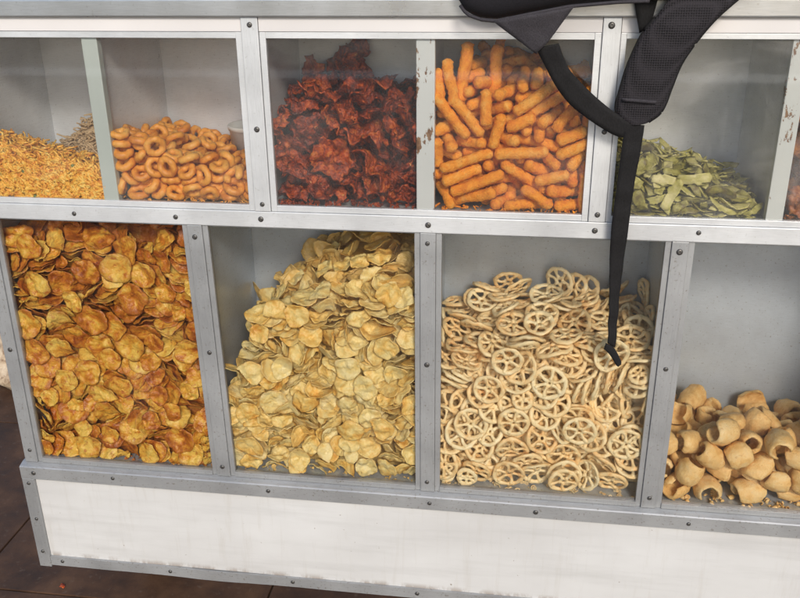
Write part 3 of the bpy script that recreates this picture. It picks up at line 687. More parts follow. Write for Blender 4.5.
  (25,-6594,335,5626,53,90,-55,46),(6,-8139,292,4661,81,43,-71,52),(6,-6075,357,5337,93,80,-12,31),(18,-6370,278,5919,88,-49,35,69),(7,-5581,373,6743,13,-38,51,-109),(16,-6300,412,7457,68,-44,96,19),
  (9,-6421,336,3718,23,22,-89,85),(13,-5443,245,3671,31,6,65,-105),(18,-5276,323,4103,79,95,5,30),(21,-6121,366,4587,95,23,-32,74),(21,-8182,389,6526,106,9,-3,-69),(2,-6557,294,4493,77,-23,-52,-84),
  (20,-7157,281,4696,33,-56,-91,-61),(22,-6652,339,4648,30,7,103,-68),(10,-5066,264,5727,108,36,-55,-10),(6,-7132,382,6896,44,-5,98,-67),(13,-6300,287,6942,5,-101,-39,-66),(23,-8231,329,6929,25,43,11,-116),
  (2,-6637,344,5249,19,102,-40,61),(2,-8089,419,5790,27,4,96,78),(0,-5245,386,5922,16,-9,119,40),(7,-6478,337,6256,44,-28,-47,106),(0,-5622,358,6155,2,64,-107,-25),(4,-7000,336,4616,77,-94,22,30),
  (24,-8133,283,5387,16,-36,42,113),(9,-7611,361,6737,21,-123,-1,25),(22,-6158,312,6960,37,-26,-57,104),(0,-6650,404,7261,104,1,30,67),(1,-5973,352,4389,73,37,67,-70),(21,-5363,256,5106,95,23,14,-80),
  (25,-7443,319,3778,91,70,26,-48),(3,-6964,326,3750,99,73,12,-28),(18,-5627,332,3906,35,50,-82,75),(4,-8144,376,5135,4,-44,96,-71),(20,-7512,467,5569,39,34,-82,83),(3,-7751,408,5058,56,-52,-74,-70),
  (17,-6501,325,4041,93,48,43,-58),(8,-5086,275,3687,51,90,-65,35),(10,-7426,379,4458,89,78,-26,38),(21,-5082,345,3783,70,69,55,-58),(8,-7750,387,4408,101,77,-3,10),(23,-6123,239,4327,74,47,74,-55),
  (19,-7847,314,4489,109,62,-18,13),(24,-7134,426,5236,15,26,-86,88),(21,-7274,423,4878,60,62,-64,68),(10,-7952,325,4722,29,-12,100,72),(18,-6207,414,4906,103,65,-26,26),(8,-5480,415,4927,47,16,-91,73),
  (23,-6747,277,5274,35,102,-28,61),(4,-5264,452,5120,46,43,-82,74),(13,-6287,363,5257,57,-104,34,29),(4,-5157,426,6470,44,38,52,-100),(25,-7050,432,7708,65,25,-16,105),(16,-6684,479,5549,14,9,-85,93),
  (20,-5453,465,5514,88,84,-25,27),(18,-5808,486,6932,85,-90,22,20),(1,-6329,388,5129,89,60,31,-60),(0,-5604,360,4927,52,7,-84,79),(2,-8258,182,4952,75,-86,-20,52),(23,-4981,254,4276,9,78,-36,-93),
  (16,-6017,453,6080,88,-84,30,19),(7,-4966,233,5113,87,-38,-71,45),(5,-6970,339,5149,97,78,26,-3),(0,-5079,439,5408,87,82,18,-38),(8,-7884,327,5258,25,-35,-112,-42),(7,-8316,307,5777,96,-3,-83,7),
  (8,-5147,290,5319,69,82,66,16),(23,-8016,478,5431,50,36,-73,83),(8,-5038,234,5237,34,-47,-27,110),(1,-8324,294,5488,8,-98,16,-78),(15,-7819,449,5667,40,40,71,-89),(17,-8134,304,5556,33,103,-43,52),
  (16,-5188,514,7529,84,-84,35,27),(22,-7397,526,7375,86,89,19,-20),(21,-7295,452,6076,51,-58,73,70),(8,-6764,336,5302,38,20,113,-39),(23,-5336,349,5762,62,-10,-3,-111),(5,-6203,413,5619,35,-22,-70,-97),
  (7,-7709,421,6010,84,43,46,-72),(8,-6987,377,5702,115,33,9,41),(20,-6744,357,5902,75,-96,-27,24),(9,-6306,462,5969,62,75,54,-63),(9,-6964,471,5985,30,29,-86,84),(9,-6894,345,5865,46,-77,61,66),
  (8,-6083,409,6435,13,94,76,36),(12,-5252,446,7670,60,22,-49,98),(11,-7179,456,6346,99,79,11,10),(8,-5348,466,6342,3,-18,-69,105),(14,-5394,392,6908,0,-101,72,27),(4,-7488,468,7568,76,33,-63,73),
  (17,-6326,378,6296,39,-108,37,-39),(14,-5571,513,6530,92,84,-20,14),(10,-5170,386,6098,81,48,33,-79),(3,-8004,438,6285,74,2,48,91),(14,-7312,460,5877,76,100,-3,-15),(7,-5145,259,6104,98,54,-27,53),
  (13,-7602,389,6308,8,-2,-105,71),(23,-6038,492,6640,94,54,-34,57),(2,-5102,167,6208,15,14,-97,79),(9,-8249,349,6095,36,99,64,32),(24,-6420,458,7560,103,60,-45,5),(13,-6371,510,6564,19,13,-76,99),
  (17,-7547,473,6397,84,83,-30,37),(11,-6275,496,6913,38,-49,-82,-75),(14,-6581,283,6831,11,-45,118,9),(13,-7806,207,6757,54,-85,-44,-64),(13,-6780,430,7079,83,17,-41,86),(20,-5640,542,7333,56,56,67,-73),
  (9,-8202,453,7356,90,-60,-58,-31),(0,-6280,312,6728,114,40,16,36),(22,-5117,250,6435,58,-107,-19,-30),(22,-5911,371,7078,17,54,79,-82),(0,-7330,459,7205,74,81,63,-8),(23,-6580,469,6968,103,39,-15,61),
  (1,-8010,516,6977,88,91,-5,13),(13,-6484,336,6984,53,9,-17,114),(12,-6247,378,7161,5,-107,-55,-42),(23,-5344,477,6652,107,55,-23,34),(13,-8019,474,6863,65,103,32,-15),(3,-5012,493,7006,84,78,37,41),
  (21,-6469,361,7083,123,20,-7,22),(8,-5032,260,6857,102,69,29,11),(21,-4984,225,7210,87,35,74,43),(12,-7796,452,7486,4,-44,-52,107),(14,-5700,310,7037,82,-48,83,14),(12,-6853,288,7065,4,13,-54,114),
  (16,-4981,300,7549,94,-41,-66,38),(23,-4999,328,7139,64,-31,70,-78),(13,-6911,403,7280,0,-66,-105,25)]),
 'L2': (243, {96: 'topmost pale yellow potato chip of the heap in the second lower bin', 121: 'leftmost pale yellow potato chip of the heap in the second lower bin', 153: 'rightmost pale yellow potato chip of the heap in the second lower bin', 136: 'pale yellow potato chip nearest the bottom left corner of the second lower bin', 107: 'pale yellow potato chip nearest the middle of the heap in the second lower bin', 104: 'pale yellow potato chip midway along the bottom of the second lower bin', 61: 'pale yellow potato chip on the right edge, halfway up, in the second lower bin', 0: 'pale yellow potato chip showing largest in the heap in the second lower bin'}, [
  (22,-3946,169,4905,2,31,-91,83),(7,-2637,97,5624,88,-86,19,24),(6,-3447,113,6530,89,85,-18,25),(24,-1957,122,6956,50,48,78,-73),(2,-2305,304,6219,118,23,41,-4),(10,-2363,96,5307,51,49,-76,73),
  (6,-2007,118,6013,30,29,-88,82),(18,-4285,105,5437,36,22,84,-86),(11,-2622,83,4451,92,-83,-14,-22),(24,-3245,185,6136,111,56,13,22),(18,-2133,100,4545,13,14,94,-84),(7,-2360,238,4083,60,6,37,-105),
  (15,-3434,99,4961,52,-87,-41,-64),(5,-3769,175,5518,78,27,60,-76),(18,-4379,101,4661,78,76,53,-39),(12,-3813,162,6506,85,23,44,-80),(11,-4419,139,4014,20,23,-94,80),(5,-3550,175,3772,91,45,38,-67),
  (22,-3317,290,6762,51,6,-13,115),(17,-2188,776,7355,10,-59,111,15),(11,-4057,261,6470,120,38,-10,11),(11,-1611,174,6202,8,10,61,-110),(17,-2390,162,3752,65,78,64,-42),(1,-3466,216,4369,24,56,98,-54),
  (1,-2462,185,6558,32,-89,-78,-33),(9,-4080,159,6165,23,11,-79,96),(23,-2629,167,5345,73,-99,-32,0),(13,-2479,288,6903,48,-13,29,-113),(17,-2300,138,4691,88,-59,-51,-47),(1,-3230,268,5107,115,35,39,-2),
  (3,-1934,173,5553,54,-2,89,-73),(12,-3419,151,5824,94,78,-12,-33),(21,-1741,167,6888,56,-108,-23,-27),(13,-2686,138,4877,89,-55,-36,-62),(24,-3932,248,3825,7,-10,-18,125),(25,-3105,274,6920,4,24,122,25),
  (0,-2054,343,5271,5,-5,78,-100),(19,-3332,167,4110,54,79,-37,75),(21,-2496,234,6100,104,21,26,-65),(24,-2655,180,5968,18,-17,-114,-51),(23,-3031,280,6474,126,9,-1,-13),(5,-1628,174,4987,66,12,72,-81),
  (20,-4290,164,5034,5,-24,55,112),(6,-2062,168,3725,101,-72,25,-10),(15,-3900,255,5444,95,41,-30,67),(25,-3000,197,4018,107,63,26,-6),(11,-2174,209,5959,55,87,-22,71),(3,-3802,158,4585,41,-77,87,28),
  (1,-3027,236,6591,116,-5,7,-51),(19,-4399,142,3700,10,18,-97,79),(13,-1562,150,4055,27,30,-83,87),(3,-2655,125,4199,45,-57,88,55),(19,-2198,205,5503,30,10,-62,106),(21,-2495,722,7263,83,6,18,-94),
  (8,-3028,237,4932,100,33,2,70),(23,-2975,284,5466,35,-28,38,-113),(22,-2227,286,6750,47,11,-10,117),(17,-2267,569,7024,100,63,-17,43),(7,-3020,250,4816,112,37,17,-44),(17,-2067,377,7006,91,41,4,78),
  (5,-3628,189,4781,56,107,-30,-26),(22,-1651,291,5485,79,42,-9,-89),(5,-4227,1454,6244,93,45,-61,-41),(1,-4514,440,4955,36,31,39,-111),(21,-3161,964,7028,36,-93,78,-10),(4,-3004,181,4332,3,61,-75,82),
  (22,-2253,1067,7427,81,-18,-15,95),(25,-2961,177,4600,6,71,-79,69),(3,-2700,236,6149,15,33,14,-121),(3,-2765,228,3810,5,-30,-123,-2),(5,-2884,256,6050,65,65,-67,-57),(10,-3690,241,6202,123,22,0,-22),
  (16,-2031,188,5054,115,49,-4,-22),(11,-2788,233,4077,60,-92,-18,60),(17,-1717,284,4630,67,-7,-29,103),(13,-4118,299,4520,103,5,34,-67),(13,-3385,273,5538,120,24,-30,-13),(21,-2786,749,7174,6,-112,-55,-23),
  (20,-1814,229,5218,33,34,110,42),(24,-3583,255,5264,20,43,5,-118),(15,-2717,1091,7269,55,28,9,-111),(10,-4084,258,5669,112,-50,-19,28),(15,-2262,242,6870,91,-36,46,-66),(12,-4391,441,5578,92,4,4,-87),
  (22,-3433,249,4492,56,109,-34,-2),(15,-3110,355,5291,32,11,-56,109),(11,-2111,285,6609,124,15,2,25),(22,-1949,229,3935,41,103,52,-32),(24,-3573,241,6101,95,17,24,-79),(11,-2687,468,6875,126,9,1,-8),
  (1,-2404,134,5012,91,-64,-11,-61),(23,-2578,353,6689,126,-9,10,14),(16,-2630,162,4028,34,-99,69,23),(1,-3414,602,6680,86,-1,-5,93),(11,-3233,340,6365,98,25,-10,76),(15,-3253,338,5867,13,118,-42,11),
  (5,-2524,1371,7419,108,18,-18,61),(21,-3481,282,5052,26,12,85,-90),(13,-1651,272,6637,123,24,-10,-18),(12,-4258,175,4476,13,-96,73,37),(7,-1756,262,4442,18,54,13,-113),(25,-4147,258,4283,121,35,11,14),
  (1,-4296,444,5780,95,4,-5,84),(15,-2964,261,5765,52,2,2,116),(6,-3090,199,3711,25,86,75,-51),(0,-4303,281,3906,81,50,58,-60),(24,-3945,1074,6504,105,-14,-47,52),(15,-3160,423,5590,65,-43,-73,69),
  (23,-3824,299,5279,33,-57,109,-6),(24,-3996,235,5311,81,35,35,-84),(8,-3254,239,5404,79,22,-4,-97),(24,-1821,228,6730,11,26,122,21),(8,-2660,163,4655,49,45,-90,60),(19,-3724,1233,6733,32,32,115,28),
  (8,-2842,480,6708,25,-117,18,40),(21,-3951,266,5907,92,-42,33,-69),(22,-3855,285,6428,101,33,5,-70),(15,-4652,313,4173,40,-6,36,-115),(6,-2899,325,5614,36,-98,-71,15),(6,-2306,266,5696,13,-105,70,7),
  (23,-1855,269,5764,25,32,-24,-118),(5,-4530,230,5401,26,98,-1,-77),(25,-1601,132,6451,88,14,13,-90),(24,-3368,233,4595,20,86,81,-43),(11,-1587,271,4788,118,33,32,4),(23,-2706,463,6049,79,70,39,-59),
  (7,-2884,258,6320,36,106,59,2),(10,-2060,304,4467,106,27,39,-51),(19,-4650,134,4600,24,-37,91,77),(1,-1474,305,5793,47,64,-2,-99),(6,-3693,245,6379,75,35,13,-96),(20,-2117,269,6412,10,-17,-14,-125),
  (8,-3941,174,4132,99,-21,-50,-60),(21,-1763,301,4296,103,32,4,-67),(15,-1811,225,3660,77,-55,15,83),(21,-3610,198,3691,30,-99,59,44),(12,-4762,141,3782,5,-13,93,-85),(4,-1953,228,4836,43,-9,-5,-119),
  (6,-3739,287,4276,4,-48,-117,10),(8,-4651,216,4852,110,-11,54,-33),(14,-2457,227,5864,32,69,25,-99),(18,-3794,218,4066,35,-2,-47,-112),(12,-2048,247,4059,67,8,59,90),(9,-1816,342,6264,112,36,25,-40),
  (1,-1889,359,6446,35,38,-12,-116),(7,-4117,262,5946,34,-34,-116,19),(22,-1680,297,5705,10,125,21,3),(1,-4324,235,5123,46,-40,31,107),(14,-4278,229,4380,25,-3,32,-120),(6,-2600,317,4763,75,17,-56,85),
  (10,-2488,265,6289,19,112,-41,-40),(8,-4405,176,4862,47,-14,37,111),(22,-1571,262,6082,58,37,24,-104),(17,-1563,241,3726,55,107,40,7),(24,-3674,516,6616,3,38,-121,6),(2,-2850,247,5246,45,-105,-6,-55),
  (2,-2304,510,6034,67,57,71,-57),(11,-3678,312,5909,63,70,-65,-55),(5,-4077,214,3670,40,-1,115,-36),(12,-3998,300,4355,7,9,-4,126),(3,-1802,334,4017,25,65,52,-93),(20,-1862,280,4710,121,-6,-33,-22),
  (13,-4617,248,4421,27,14,35,-118),(4,-3113,258,4336,13,-32,93,-79),(1,-3037,275,4653,92,-36,-79,-11),(6,-2585,408,6580,5,84,-92,22),(1,-2283,265,4778,73,-54,-58,-68),(17,-2193,284,5407,105,45,-33,45),
  (8,-3143,1503,7182,92,26,-18,-82),(6,-3061,249,3962,78,53,-46,71),(1,-4683,1079,4907,109,1,-65,0),(20,-3865,370,5081,114,44,8,-34),(20,-3512,253,5731,62,-79,78,-1),(25,-2933,364,6378,2,39,-118,25),
  (4,-1966,239,4933,74,4,2,-103),(15,-2135,364,4343,1,19,-66,107),(12,-3696,351,3659,89,61,45,-51),(1,-2529,336,4303,69,9,-7,106),(19,-1488,218,4548,28,40,30,-114),(24,-3970,495,5614,59,51,85,-52),
  (15,-2798,269,5606,90,-15,28,-84),(2,-4578,2064,5802,98,-27,-55,53),(4,-1529,214,4406,71,39,11,-97),(16,-3817,265,4413,114,7,21,-52),(8,-4674,163,4020,11,40,-92,77),(16,-3636,334,4873,89,71,44,-35),
  (10,-1547,280,6580,69,14,8,-106),(16,-3241,208,3660,40,119,7,-17),(22,-4623,373,4024,87,59,-26,67),(10,-1621,316,6458,69,24,19,-102),(19,-3577,429,4418,79,83,41,-35),(11,-3835,406,5900,52,-8,-111,33),
  (0,-4071,435,6167,43,93,71,21),(12,-3951,412,4028,72,78,32,-63),(22,-4282,421,4862,13,-5,-59,112),(15,-1998,497,6041,85,70,-21,59),(8,-4483,1195,5841,42,-106,-53,-15),(8,-3828,264,5663,15,9,-115,51),
  (25,-2185,419,4212,58,38,71,-79),(16,-2738,438,6465,8,-11,-124,22),(8,-1765,436,6987,23,-114,46,-21),(14,-4132,387,4019,86,82,-43,12),(9,-4669,534,4959,10,-63,24,-108),(15,-3399,236,3960,39,0,-75,-95),
  (20,-2442,345,4543,102,36,45,-49),(17,-1544,293,5109,49,31,-104,45),(10,-2113,452,5503,67,-67,-48,-69),(19,-3629,297,6323,8,-20,-32,121),(1,-2483,347,3885,65,-1,-30,105),(25,-3305,436,4409,45,-31,-78,84),
  (16,-2757,314,5061,43,-117,16,-18),(15,-1869,244,5985,72,-15,-66,-80),(15,-3467,426,6469,58,-7,19,-111),(8,-3044,321,3702,20,41,-97,67),(12,-4159,319,3957,72,99,-12,-32),(14,-2018,488,5617,12,-9,-84,-94),
  (11,-1557,481,5000,43,47,79,-76),(4,-4040,326,4638,11,18,2,125),(18,-3443,393,5188,32,56,-77,77),(7,-2320,333,5799,1,-9,124,26),(9,-3038,457,5967,30,10,79,95),(15,-1621,477,6968,20,89,87,14),
  (25,-4095,833,6372,103,-42,3,62),(21,-2516,373,5510,66,108,8,2),(21,-3010,541,6673,2,-23,71,-103),(22,-4582,317,3755,89,52,38,-65),(10,-4241,358,4293,14,9,-42,119),(3,-2246,360,5019,88,48,-1,-78),
  (8,-3393,290,4813,68,-94,52,-2),(5,-2847,467,4766,78,86,-33,40),(21,-3605,409,4056,97,81,-9,10),(14,-3342,395,4701,23,78,50,-83),(16,-1865,296,5014,90,21,21,-85),(16,-1504,214,5263,69,-29,-6,-103),
  (18,-4622,353,4717,107,31,-41,45),(21,-4412,1254,6043,32,-92,-64,-50),(20,-3057,420,4349,98,74,17,-28),(23,-4101,411,6317,126,15,2,-8),(16,-1662,319,4180,120,35,-20,-7),(13,-3616,462,5522,80,-80,46,35),
  (18,-1566,393,5315,10,90,85,-24),(24,-3360,443,6257,36,-1,-33,117),(24,-4198,1071,6242,53,-32,-21,109),(6,-4641,415,3761,70,60,46,-74),(23,-1524,315,4037,5,55,60,-97),(10,-4737,629,4678,59,-43,102,-16),
  (0,-4721,1505,4841,13,70,23,-102),(23,-3028,387,4014,96,80,-7,21),(24,-1514,419,4525,62,85,40,-59),(9,-2733,335,4470,105,44,-53,-19),(12,-4662,1282,5182,79,-38,91,-13),(25,-3389,491,6421,32,-100,-68,-23),
  (3,-4812,1989,4987,86,63,62,31),(12,-2674,449,5013,65,19,-57,91),(7,-2017,454,4888,27,32,-88,82),(24,-2167,459,5215,4,9,96,-83),(7,-3659,469,4753,88,84,-26,26),(0,-4641,498,4401,61,1,-73,84),
  (17,-4376,488,4710,59,47,-59,83),(3,-4047,462,4773,84,9,30,-89),(13,-3925,279,4877,29,9,-106,-63),(9,-2619,493,5910,5,-20,-92,-85),(20,-3670,483,5047,101,75,-12,17),(15,-3312,262,6055,26,-96,67,41),
  (20,-1425,308,5577,86,23,88,22),(25,-3180,463,5359,70,-69,-53,-61),(9,-2553,491,5564,75,90,-22,44),(10,-1638,393,6823,11,126,-6,-10),(21,-4577,2184,5634,101,22,-70,-21),(14,-2394,479,5638,87,89,9,26),
  (10,-4148,436,5217,100,46,-59,23),(10,-4615,1130,5372,61,-89,50,-46),(12,-4444,1384,5878,30,-122,2,17),(8,-2736,400,5806,12,114,47,-27),(4,-3324,524,6007,23,51,74,-87),(10,-3552,505,5921,83,59,-62,43),
  (8,-2691,266,5906,95,33,40,-66),(9,-4508,1550,5704,83,-13,95,-2),(17,-1582,329,6027,27,-44,116,4),(3,-4258,403,5330,55,100,29,-48),(13,-1587,528,6311,88,90,8,-15),(12,-4305,367,5432,121,2,-23,-33),
  (25,-3644,370,5529,94,61,22,-55),(12,-1578,382,6360,53,28,-52,99),(13,-4669,2142,5321,6,-79,-25,96),(16,-1501,1250,7589,31,-13,-20,121),(13,-4165,604,5873,48,65,38,-90),(18,-3895,550,6460,88,8,-8,-90),
  (23,-4583,1798,5541,29,-82,-25,89),(24,-1978,521,6731,29,9,-95,79),(3,-3778,535,6084,71,23,-51,89),(4,-3724,540,6260,96,40,12,-72),(4,-2595,444,6796,77,6,-9,-101),(7,-4023,547,6270,87,-3,-22,90),
  (14,-3339,482,6644,6,74,103,-7),(1,-1536,1488,7695,38,-40,-1,114)]),
 'L3': (168, {24: 'topmost cream spoked wheel snack of the heap in the third lower bin', 138: 'leftmost cream spoked wheel snack of the heap in the third lower bin', 99: 'rightmost cream spoked wheel snack of the heap in the third lower bin', 27: 'lowest cream spoked wheel snack of the heap in the third lower bin', 129: 'cream spoked wheel snack nearest the bottom left corner of the third lower bin', 79: 'cream spoked wheel snack nearest the bottom right corner of the third lower bin', 58: 'cream spoked wheel snack nearest the middle of the heap in the third lower bin', 34: 'cream spoked wheel snack midway along the bottom of the third lower bin', 72: 'cream spoked wheel snack on the left edge, halfway up, in the third lower bin', 139: 'cream spoked wheel snack on the right edge, halfway up, in the third lower bin', 0: 'cream spoked wheel snack showing largest in the heap in the third lower bin'}, [
  (7,582,145,5562,68,56,-61,68),(7,1839,117,4556,3,2,-89,91),(0,1104,142,4731,85,94,8,-9),(16,-639,171,4718,29,30,-75,94),(1,53,108,4822,89,91,0,0),(14,-363,152,5388,94,85,2,-12),
  (12,1493,163,6108,76,81,-41,45),(14,-91,137,5918,88,91,-1,4),(8,1820,553,6193,56,10,19,-112),(0,16,181,3814,75,90,-40,29),(12,143,243,5746,109,50,-41,15),(14,389,742,6300,52,5,-31,111),
  (3,517,171,4530,26,39,-62,100),(7,-25,840,6223,8,5,-17,125),(17,911,119,3779,83,93,-16,16),(2,-342,398,6073,75,-12,29,-98),(12,954,919,6287,2,-62,-106,-34),(3,42,172,4284,69,106,-1,8),
  (6,620,314,6120,3,-125,-12,-16),(11,804,486,6247,98,-5,-7,80),(6,1303,275,3839,20,70,52,-90),(4,519,1697,6422,54,10,7,-114),(0,-574,1707,6246,117,20,14,-43),(12,-802,223,4490,108,54,34,-20),
  (0,743,2195,6486,70,31,-84,57),(11,553,220,4942,59,24,54,-96),(16,890,306,4171,74,100,21,-11),(10,1682,204,3766,4,24,106,-65),(1,686,227,5186,12,20,54,-113),(3,1508,422,5055,63,23,-64,87),
  (6,1178,449,6213,10,-121,36,-3),(6,-752,360,5749,56,-16,19,-111),(1,1309,250,4580,1,-59,-93,-63),(8,-811,489,5929,104,-7,4,-73),(12,463,277,3829,56,72,80,-39),(13,1940,211,5771,58,-9,-40,105),
  (15,-319,200,4578,95,50,-38,57),(3,1949,834,6235,85,38,12,-86),(2,792,304,5984,122,18,0,-29),(17,-483,187,4254,15,25,59,-108),(4,922,264,3832,42,58,81,-65),(0,428,1056,6335,4,2,25,-124),
  (2,-1062,121,3934,72,59,55,-67),(11,-955,1002,6036,89,28,9,86),(12,1072,277,4876,60,85,51,-52),(14,-466,262,5222,111,54,-6,28),(13,178,140,5238,39,11,-66,101),(11,991,2147,6400,14,-40,-60,103),
  (11,-525,196,3792,69,105,6,-20),(11,-151,2219,6418,8,4,108,-66),(13,-674,100,3715,80,89,34,-27),(2,2189,2076,6372,79,-58,66,-47),(15,1103,289,5689,29,2,122,17),(16,73,309,5506,29,9,-40,117),
  (5,1404,1068,6250,14,-108,-66,-3),(10,303,233,4016,24,65,-92,55),(1,898,345,5838,48,4,-47,108),(0,50,250,5114,17,-14,-100,-76),(16,492,282,5319,100,61,17,-46),(8,1954,410,5987,96,8,-6,-82),
  (17,2003,406,4804,46,27,61,-98),(1,-290,255,4990,37,-9,58,-106),(6,-1052,233,4374,24,37,-57,105),(10,1934,200,4586,92,86,-14,13),(0,1388,305,5485,9,-77,31,96),(7,27,2110,6366,23,-36,107,-54),
  (17,1505,258,4081,28,-8,-114,47),(2,-157,1323,6299,8,-106,64,-27),(9,-194,1637,6369,7,13,126,-12),(6,145,284,6074,50,-17,29,112),(17,1161,1627,6390,19,73,101,11),(10,1238,315,5392,63,91,34,52),
  (4,-1036,326,4917,69,-95,-46,15),(16,-624,911,6098,65,-27,-22,-104),(5,-765,373,4995,51,0,80,-84),(14,802,304,4622,37,53,-9,109),(16,1568,312,5593,39,-81,0,89),(9,-558,582,6017,6,73,-103,-6),
  (6,-1013,2091,6101,2,35,-122,8),(16,1969,315,4095,77,39,-29,88),(6,1324,418,5935,123,19,10,24),(16,-341,1357,6073,18,13,8,-125),(0,1968,272,4260,20,5,-46,116),(7,1981,345,5544,39,-97,71,-14),
  (16,1728,321,5629,38,-74,-3,96),(4,-1100,369,5825,91,34,25,78),(10,1190,2113,6375,61,58,12,-94),(3,-566,342,4879,76,87,-15,49),(12,1531,416,4669,77,44,43,-80),(2,219,534,6134,2,-3,25,124),
  (3,2009,322,5686,23,52,107,38),(15,1513,282,4424,109,27,-14,57),(15,-829,386,5550,68,19,28,101),(1,1106,346,5381,2,66,-45,-99),(11,864,383,5530,0,-37,43,-114),(16,-1022,1910,5944,116,-13,5,49),
  (11,275,417,5839,18,-12,-51,114),(4,1952,1580,6085,108,41,7,52),(5,-509,2063,6395,101,-23,3,-73),(4,2201,1233,6196,88,9,-90,-12),(9,-315,329,4063,36,18,-65,101),(9,-305,414,5889,6,-6,-4,127),
  (0,-883,1235,6130,95,-30,-4,-79),(10,-474,319,4270,104,71,-16,-3),(11,-944,356,5470,25,121,0,-29),(13,903,1319,6416,11,126,-8,-2),(3,1048,405,4245,19,34,85,-87),(5,1054,1084,6200,125,19,-1,-8),
  (12,-16,1790,6191,1,0,10,127),(11,1921,1230,6195,88,37,25,80),(2,453,339,4537,44,27,89,-74),(17,1053,387,4935,14,-3,68,106),(14,1178,1604,6285,29,32,118,15),(12,1675,2133,6416,10,89,-78,45),
  (16,-641,1874,6182,123,28,11,8),(16,1783,2041,6208,125,-17,-12,3),(5,-205,441,5558,45,-9,-106,-53),(12,1343,1719,6187,16,-33,-2,121),(6,468,1143,6273,9,-91,87,8),(10,-82,872,6040,69,1,15,-106),
  (1,19,292,4701,50,57,49,-89),(9,-29,1042,6188,64,7,-14,109),(2,-475,539,5564,91,55,-47,52),(1,1986,1978,6093,109,15,-4,63),(7,-1045,328,5403,36,18,32,116),(8,319,2052,6266,119,-22,-5,38),
  (10,1547,521,6116,116,16,-6,49),(0,785,1458,6284,111,-12,15,58),(11,-1039,325,3807,84,90,21,-26),(13,-1041,193,3725,95,78,-19,24),(3,1716,1218,6151,90,-4,26,-86),(3,728,1863,6277,7,54,-113,21),
  (10,495,317,4180,58,92,-51,41),(0,-1035,440,4543,83,58,-39,66),(15,-319,358,3793,52,36,-70,85),(5,-150,449,4597,81,78,-38,44),(17,108,423,4137,66,58,61,-68),(1,460,411,5014,20,-28,-108,-57),
  (7,-1208,934,5784,81,14,90,36),(11,2133,317,5281,94,-9,-82,-22),(4,1432,706,5934,106,50,20,-44),(13,-682,314,3974,43,-43,-37,-105),(12,364,469,5505,41,-56,-87,-62),(2,-1035,417,4178,84,78,-37,39),
  (14,382,1018,6073,84,12,6,-95),(13,1963,363,4551,81,46,-23,84),(6,895,643,5906,113,50,7,-26),(11,400,555,5864,76,46,23,-88),(6,-24,1509,6044,118,10,-11,-44),(9,420,1852,6140,2,75,102,4),
  (11,-1220,1402,5943,6,-94,-1,-86),(12,-1070,1281,5741,22,-56,-10,111),(2,-606,1531,5959,9,105,69,16),(10,-161,493,5146,83,81,-36,37),(12,-1077,1726,5795,71,-33,-19,98),(5,882,1284,6126,98,-1,24,-77),
  (1,1987,706,5915,33,-9,-1,122),(12,-759,945,5843,15,-115,49,-13),(17,902,499,5187,52,53,-72,73),(17,1515,1272,6091,22,1,-125,-6),(4,506,1342,6063,122,24,-5,26),(11,1591,1718,6105,109,15,7,-63),
  (10,276,416,4639,89,89,0,14),(3,-465,2063,6122,38,16,7,-120),(4,1285,1068,5989,65,-2,19,-108),(9,1851,947,5972,6,126,-8,6),(13,509,867,5953,2,30,123,13),(0,-225,1017,5934,74,8,7,-103),
  (13,1300,2172,6196,125,16,8,11),(14,-1264,627,5673,81,-50,72,-44)]),
 'L4': (51, {8: 'topmost tan curled shell puff of the heap in the lower right bin', 38: 'leftmost tan curled shell puff of the heap in the lower right bin', 31: 'rightmost tan curled shell puff of the heap in the lower right bin', 25: 'lowest tan curled shell puff of the heap in the lower right bin', 13: 'tan curled shell puff nearest the bottom left corner of the lower right bin', 3: 'tan curled shell puff nearest the middle of the heap in the lower right bin', 0: 'tan curled shell puff midway along the bottom of the lower right bin', 18: 'tan curled shell puff on the right edge, halfway up, in the lower right bin'}, [
  (4,3870,332,3707,19,-1,1,-126),(4,3363,406,4724,14,-41,103,-60),(3,3954,308,4159,25,43,-27,-114),(0,3610,262,4395,93,80,-13,30),(7,2909,280,4034,46,49,82,-71),(4,4206,309,4615,91,-32,-23,79),
  (10,3180,275,4351,104,55,48,-2),(6,4008,955,4603,33,60,58,-90),(3,3149,1839,4520,111,8,-16,59),(0,4243,260,3986,32,121,7,-20),(4,4264,2127,4329,22,-125,-6,-10),(9,2897,511,4447,118,30,25,26),
  (4,3223,300,3715,89,-10,6,89),(11,2748,301,3728,34,-111,-50,11),(13,2822,1270,4550,32,-97,-68,-33),(11,3822,536,4492,85,26,60,68),(5,4849,2050,4280,98,-8,-20,-77),(1,3372,1473,4303,78,-25,-93,-26),
  (11,4574,301,4368,19,0,17,124),(1,3417,460,4046,68,95,-30,-40),(12,4646,260,4022,64,63,-74,51),(13,2876,626,4085,6,-88,-88,-26),(4,4206,1156,4500,15,-48,-76,-88),(13,3619,885,4583,109,-59,-17,22),
  (2,2820,931,4340,4,95,75,37),(11,4559,457,3684,7,-5,5,127),(0,4527,655,4074,54,-87,75,-10),(7,4361,670,4489,29,-77,-83,-50),(4,3254,764,4384,114,29,-44,21),(7,2500,583,4348,82,96,0,12),
  (0,3484,1875,4274,32,-61,17,105),(0,4715,927,4466,70,-13,-89,56),(3,4901,1632,4261,11,11,-107,-67),(7,3783,1649,4243,111,12,-8,61),(10,3121,1206,4188,50,-43,-95,54),(4,3716,656,4053,24,93,28,-78),
  (7,2654,832,3737,50,-17,-18,114),(2,4569,1374,4265,64,85,35,-59),(1,2489,468,3930,58,-64,-20,91),(9,3558,1271,4390,101,52,53,20),(12,3031,1694,4143,123,8,-27,-12),(9,3808,778,3674,94,1,3,-86),
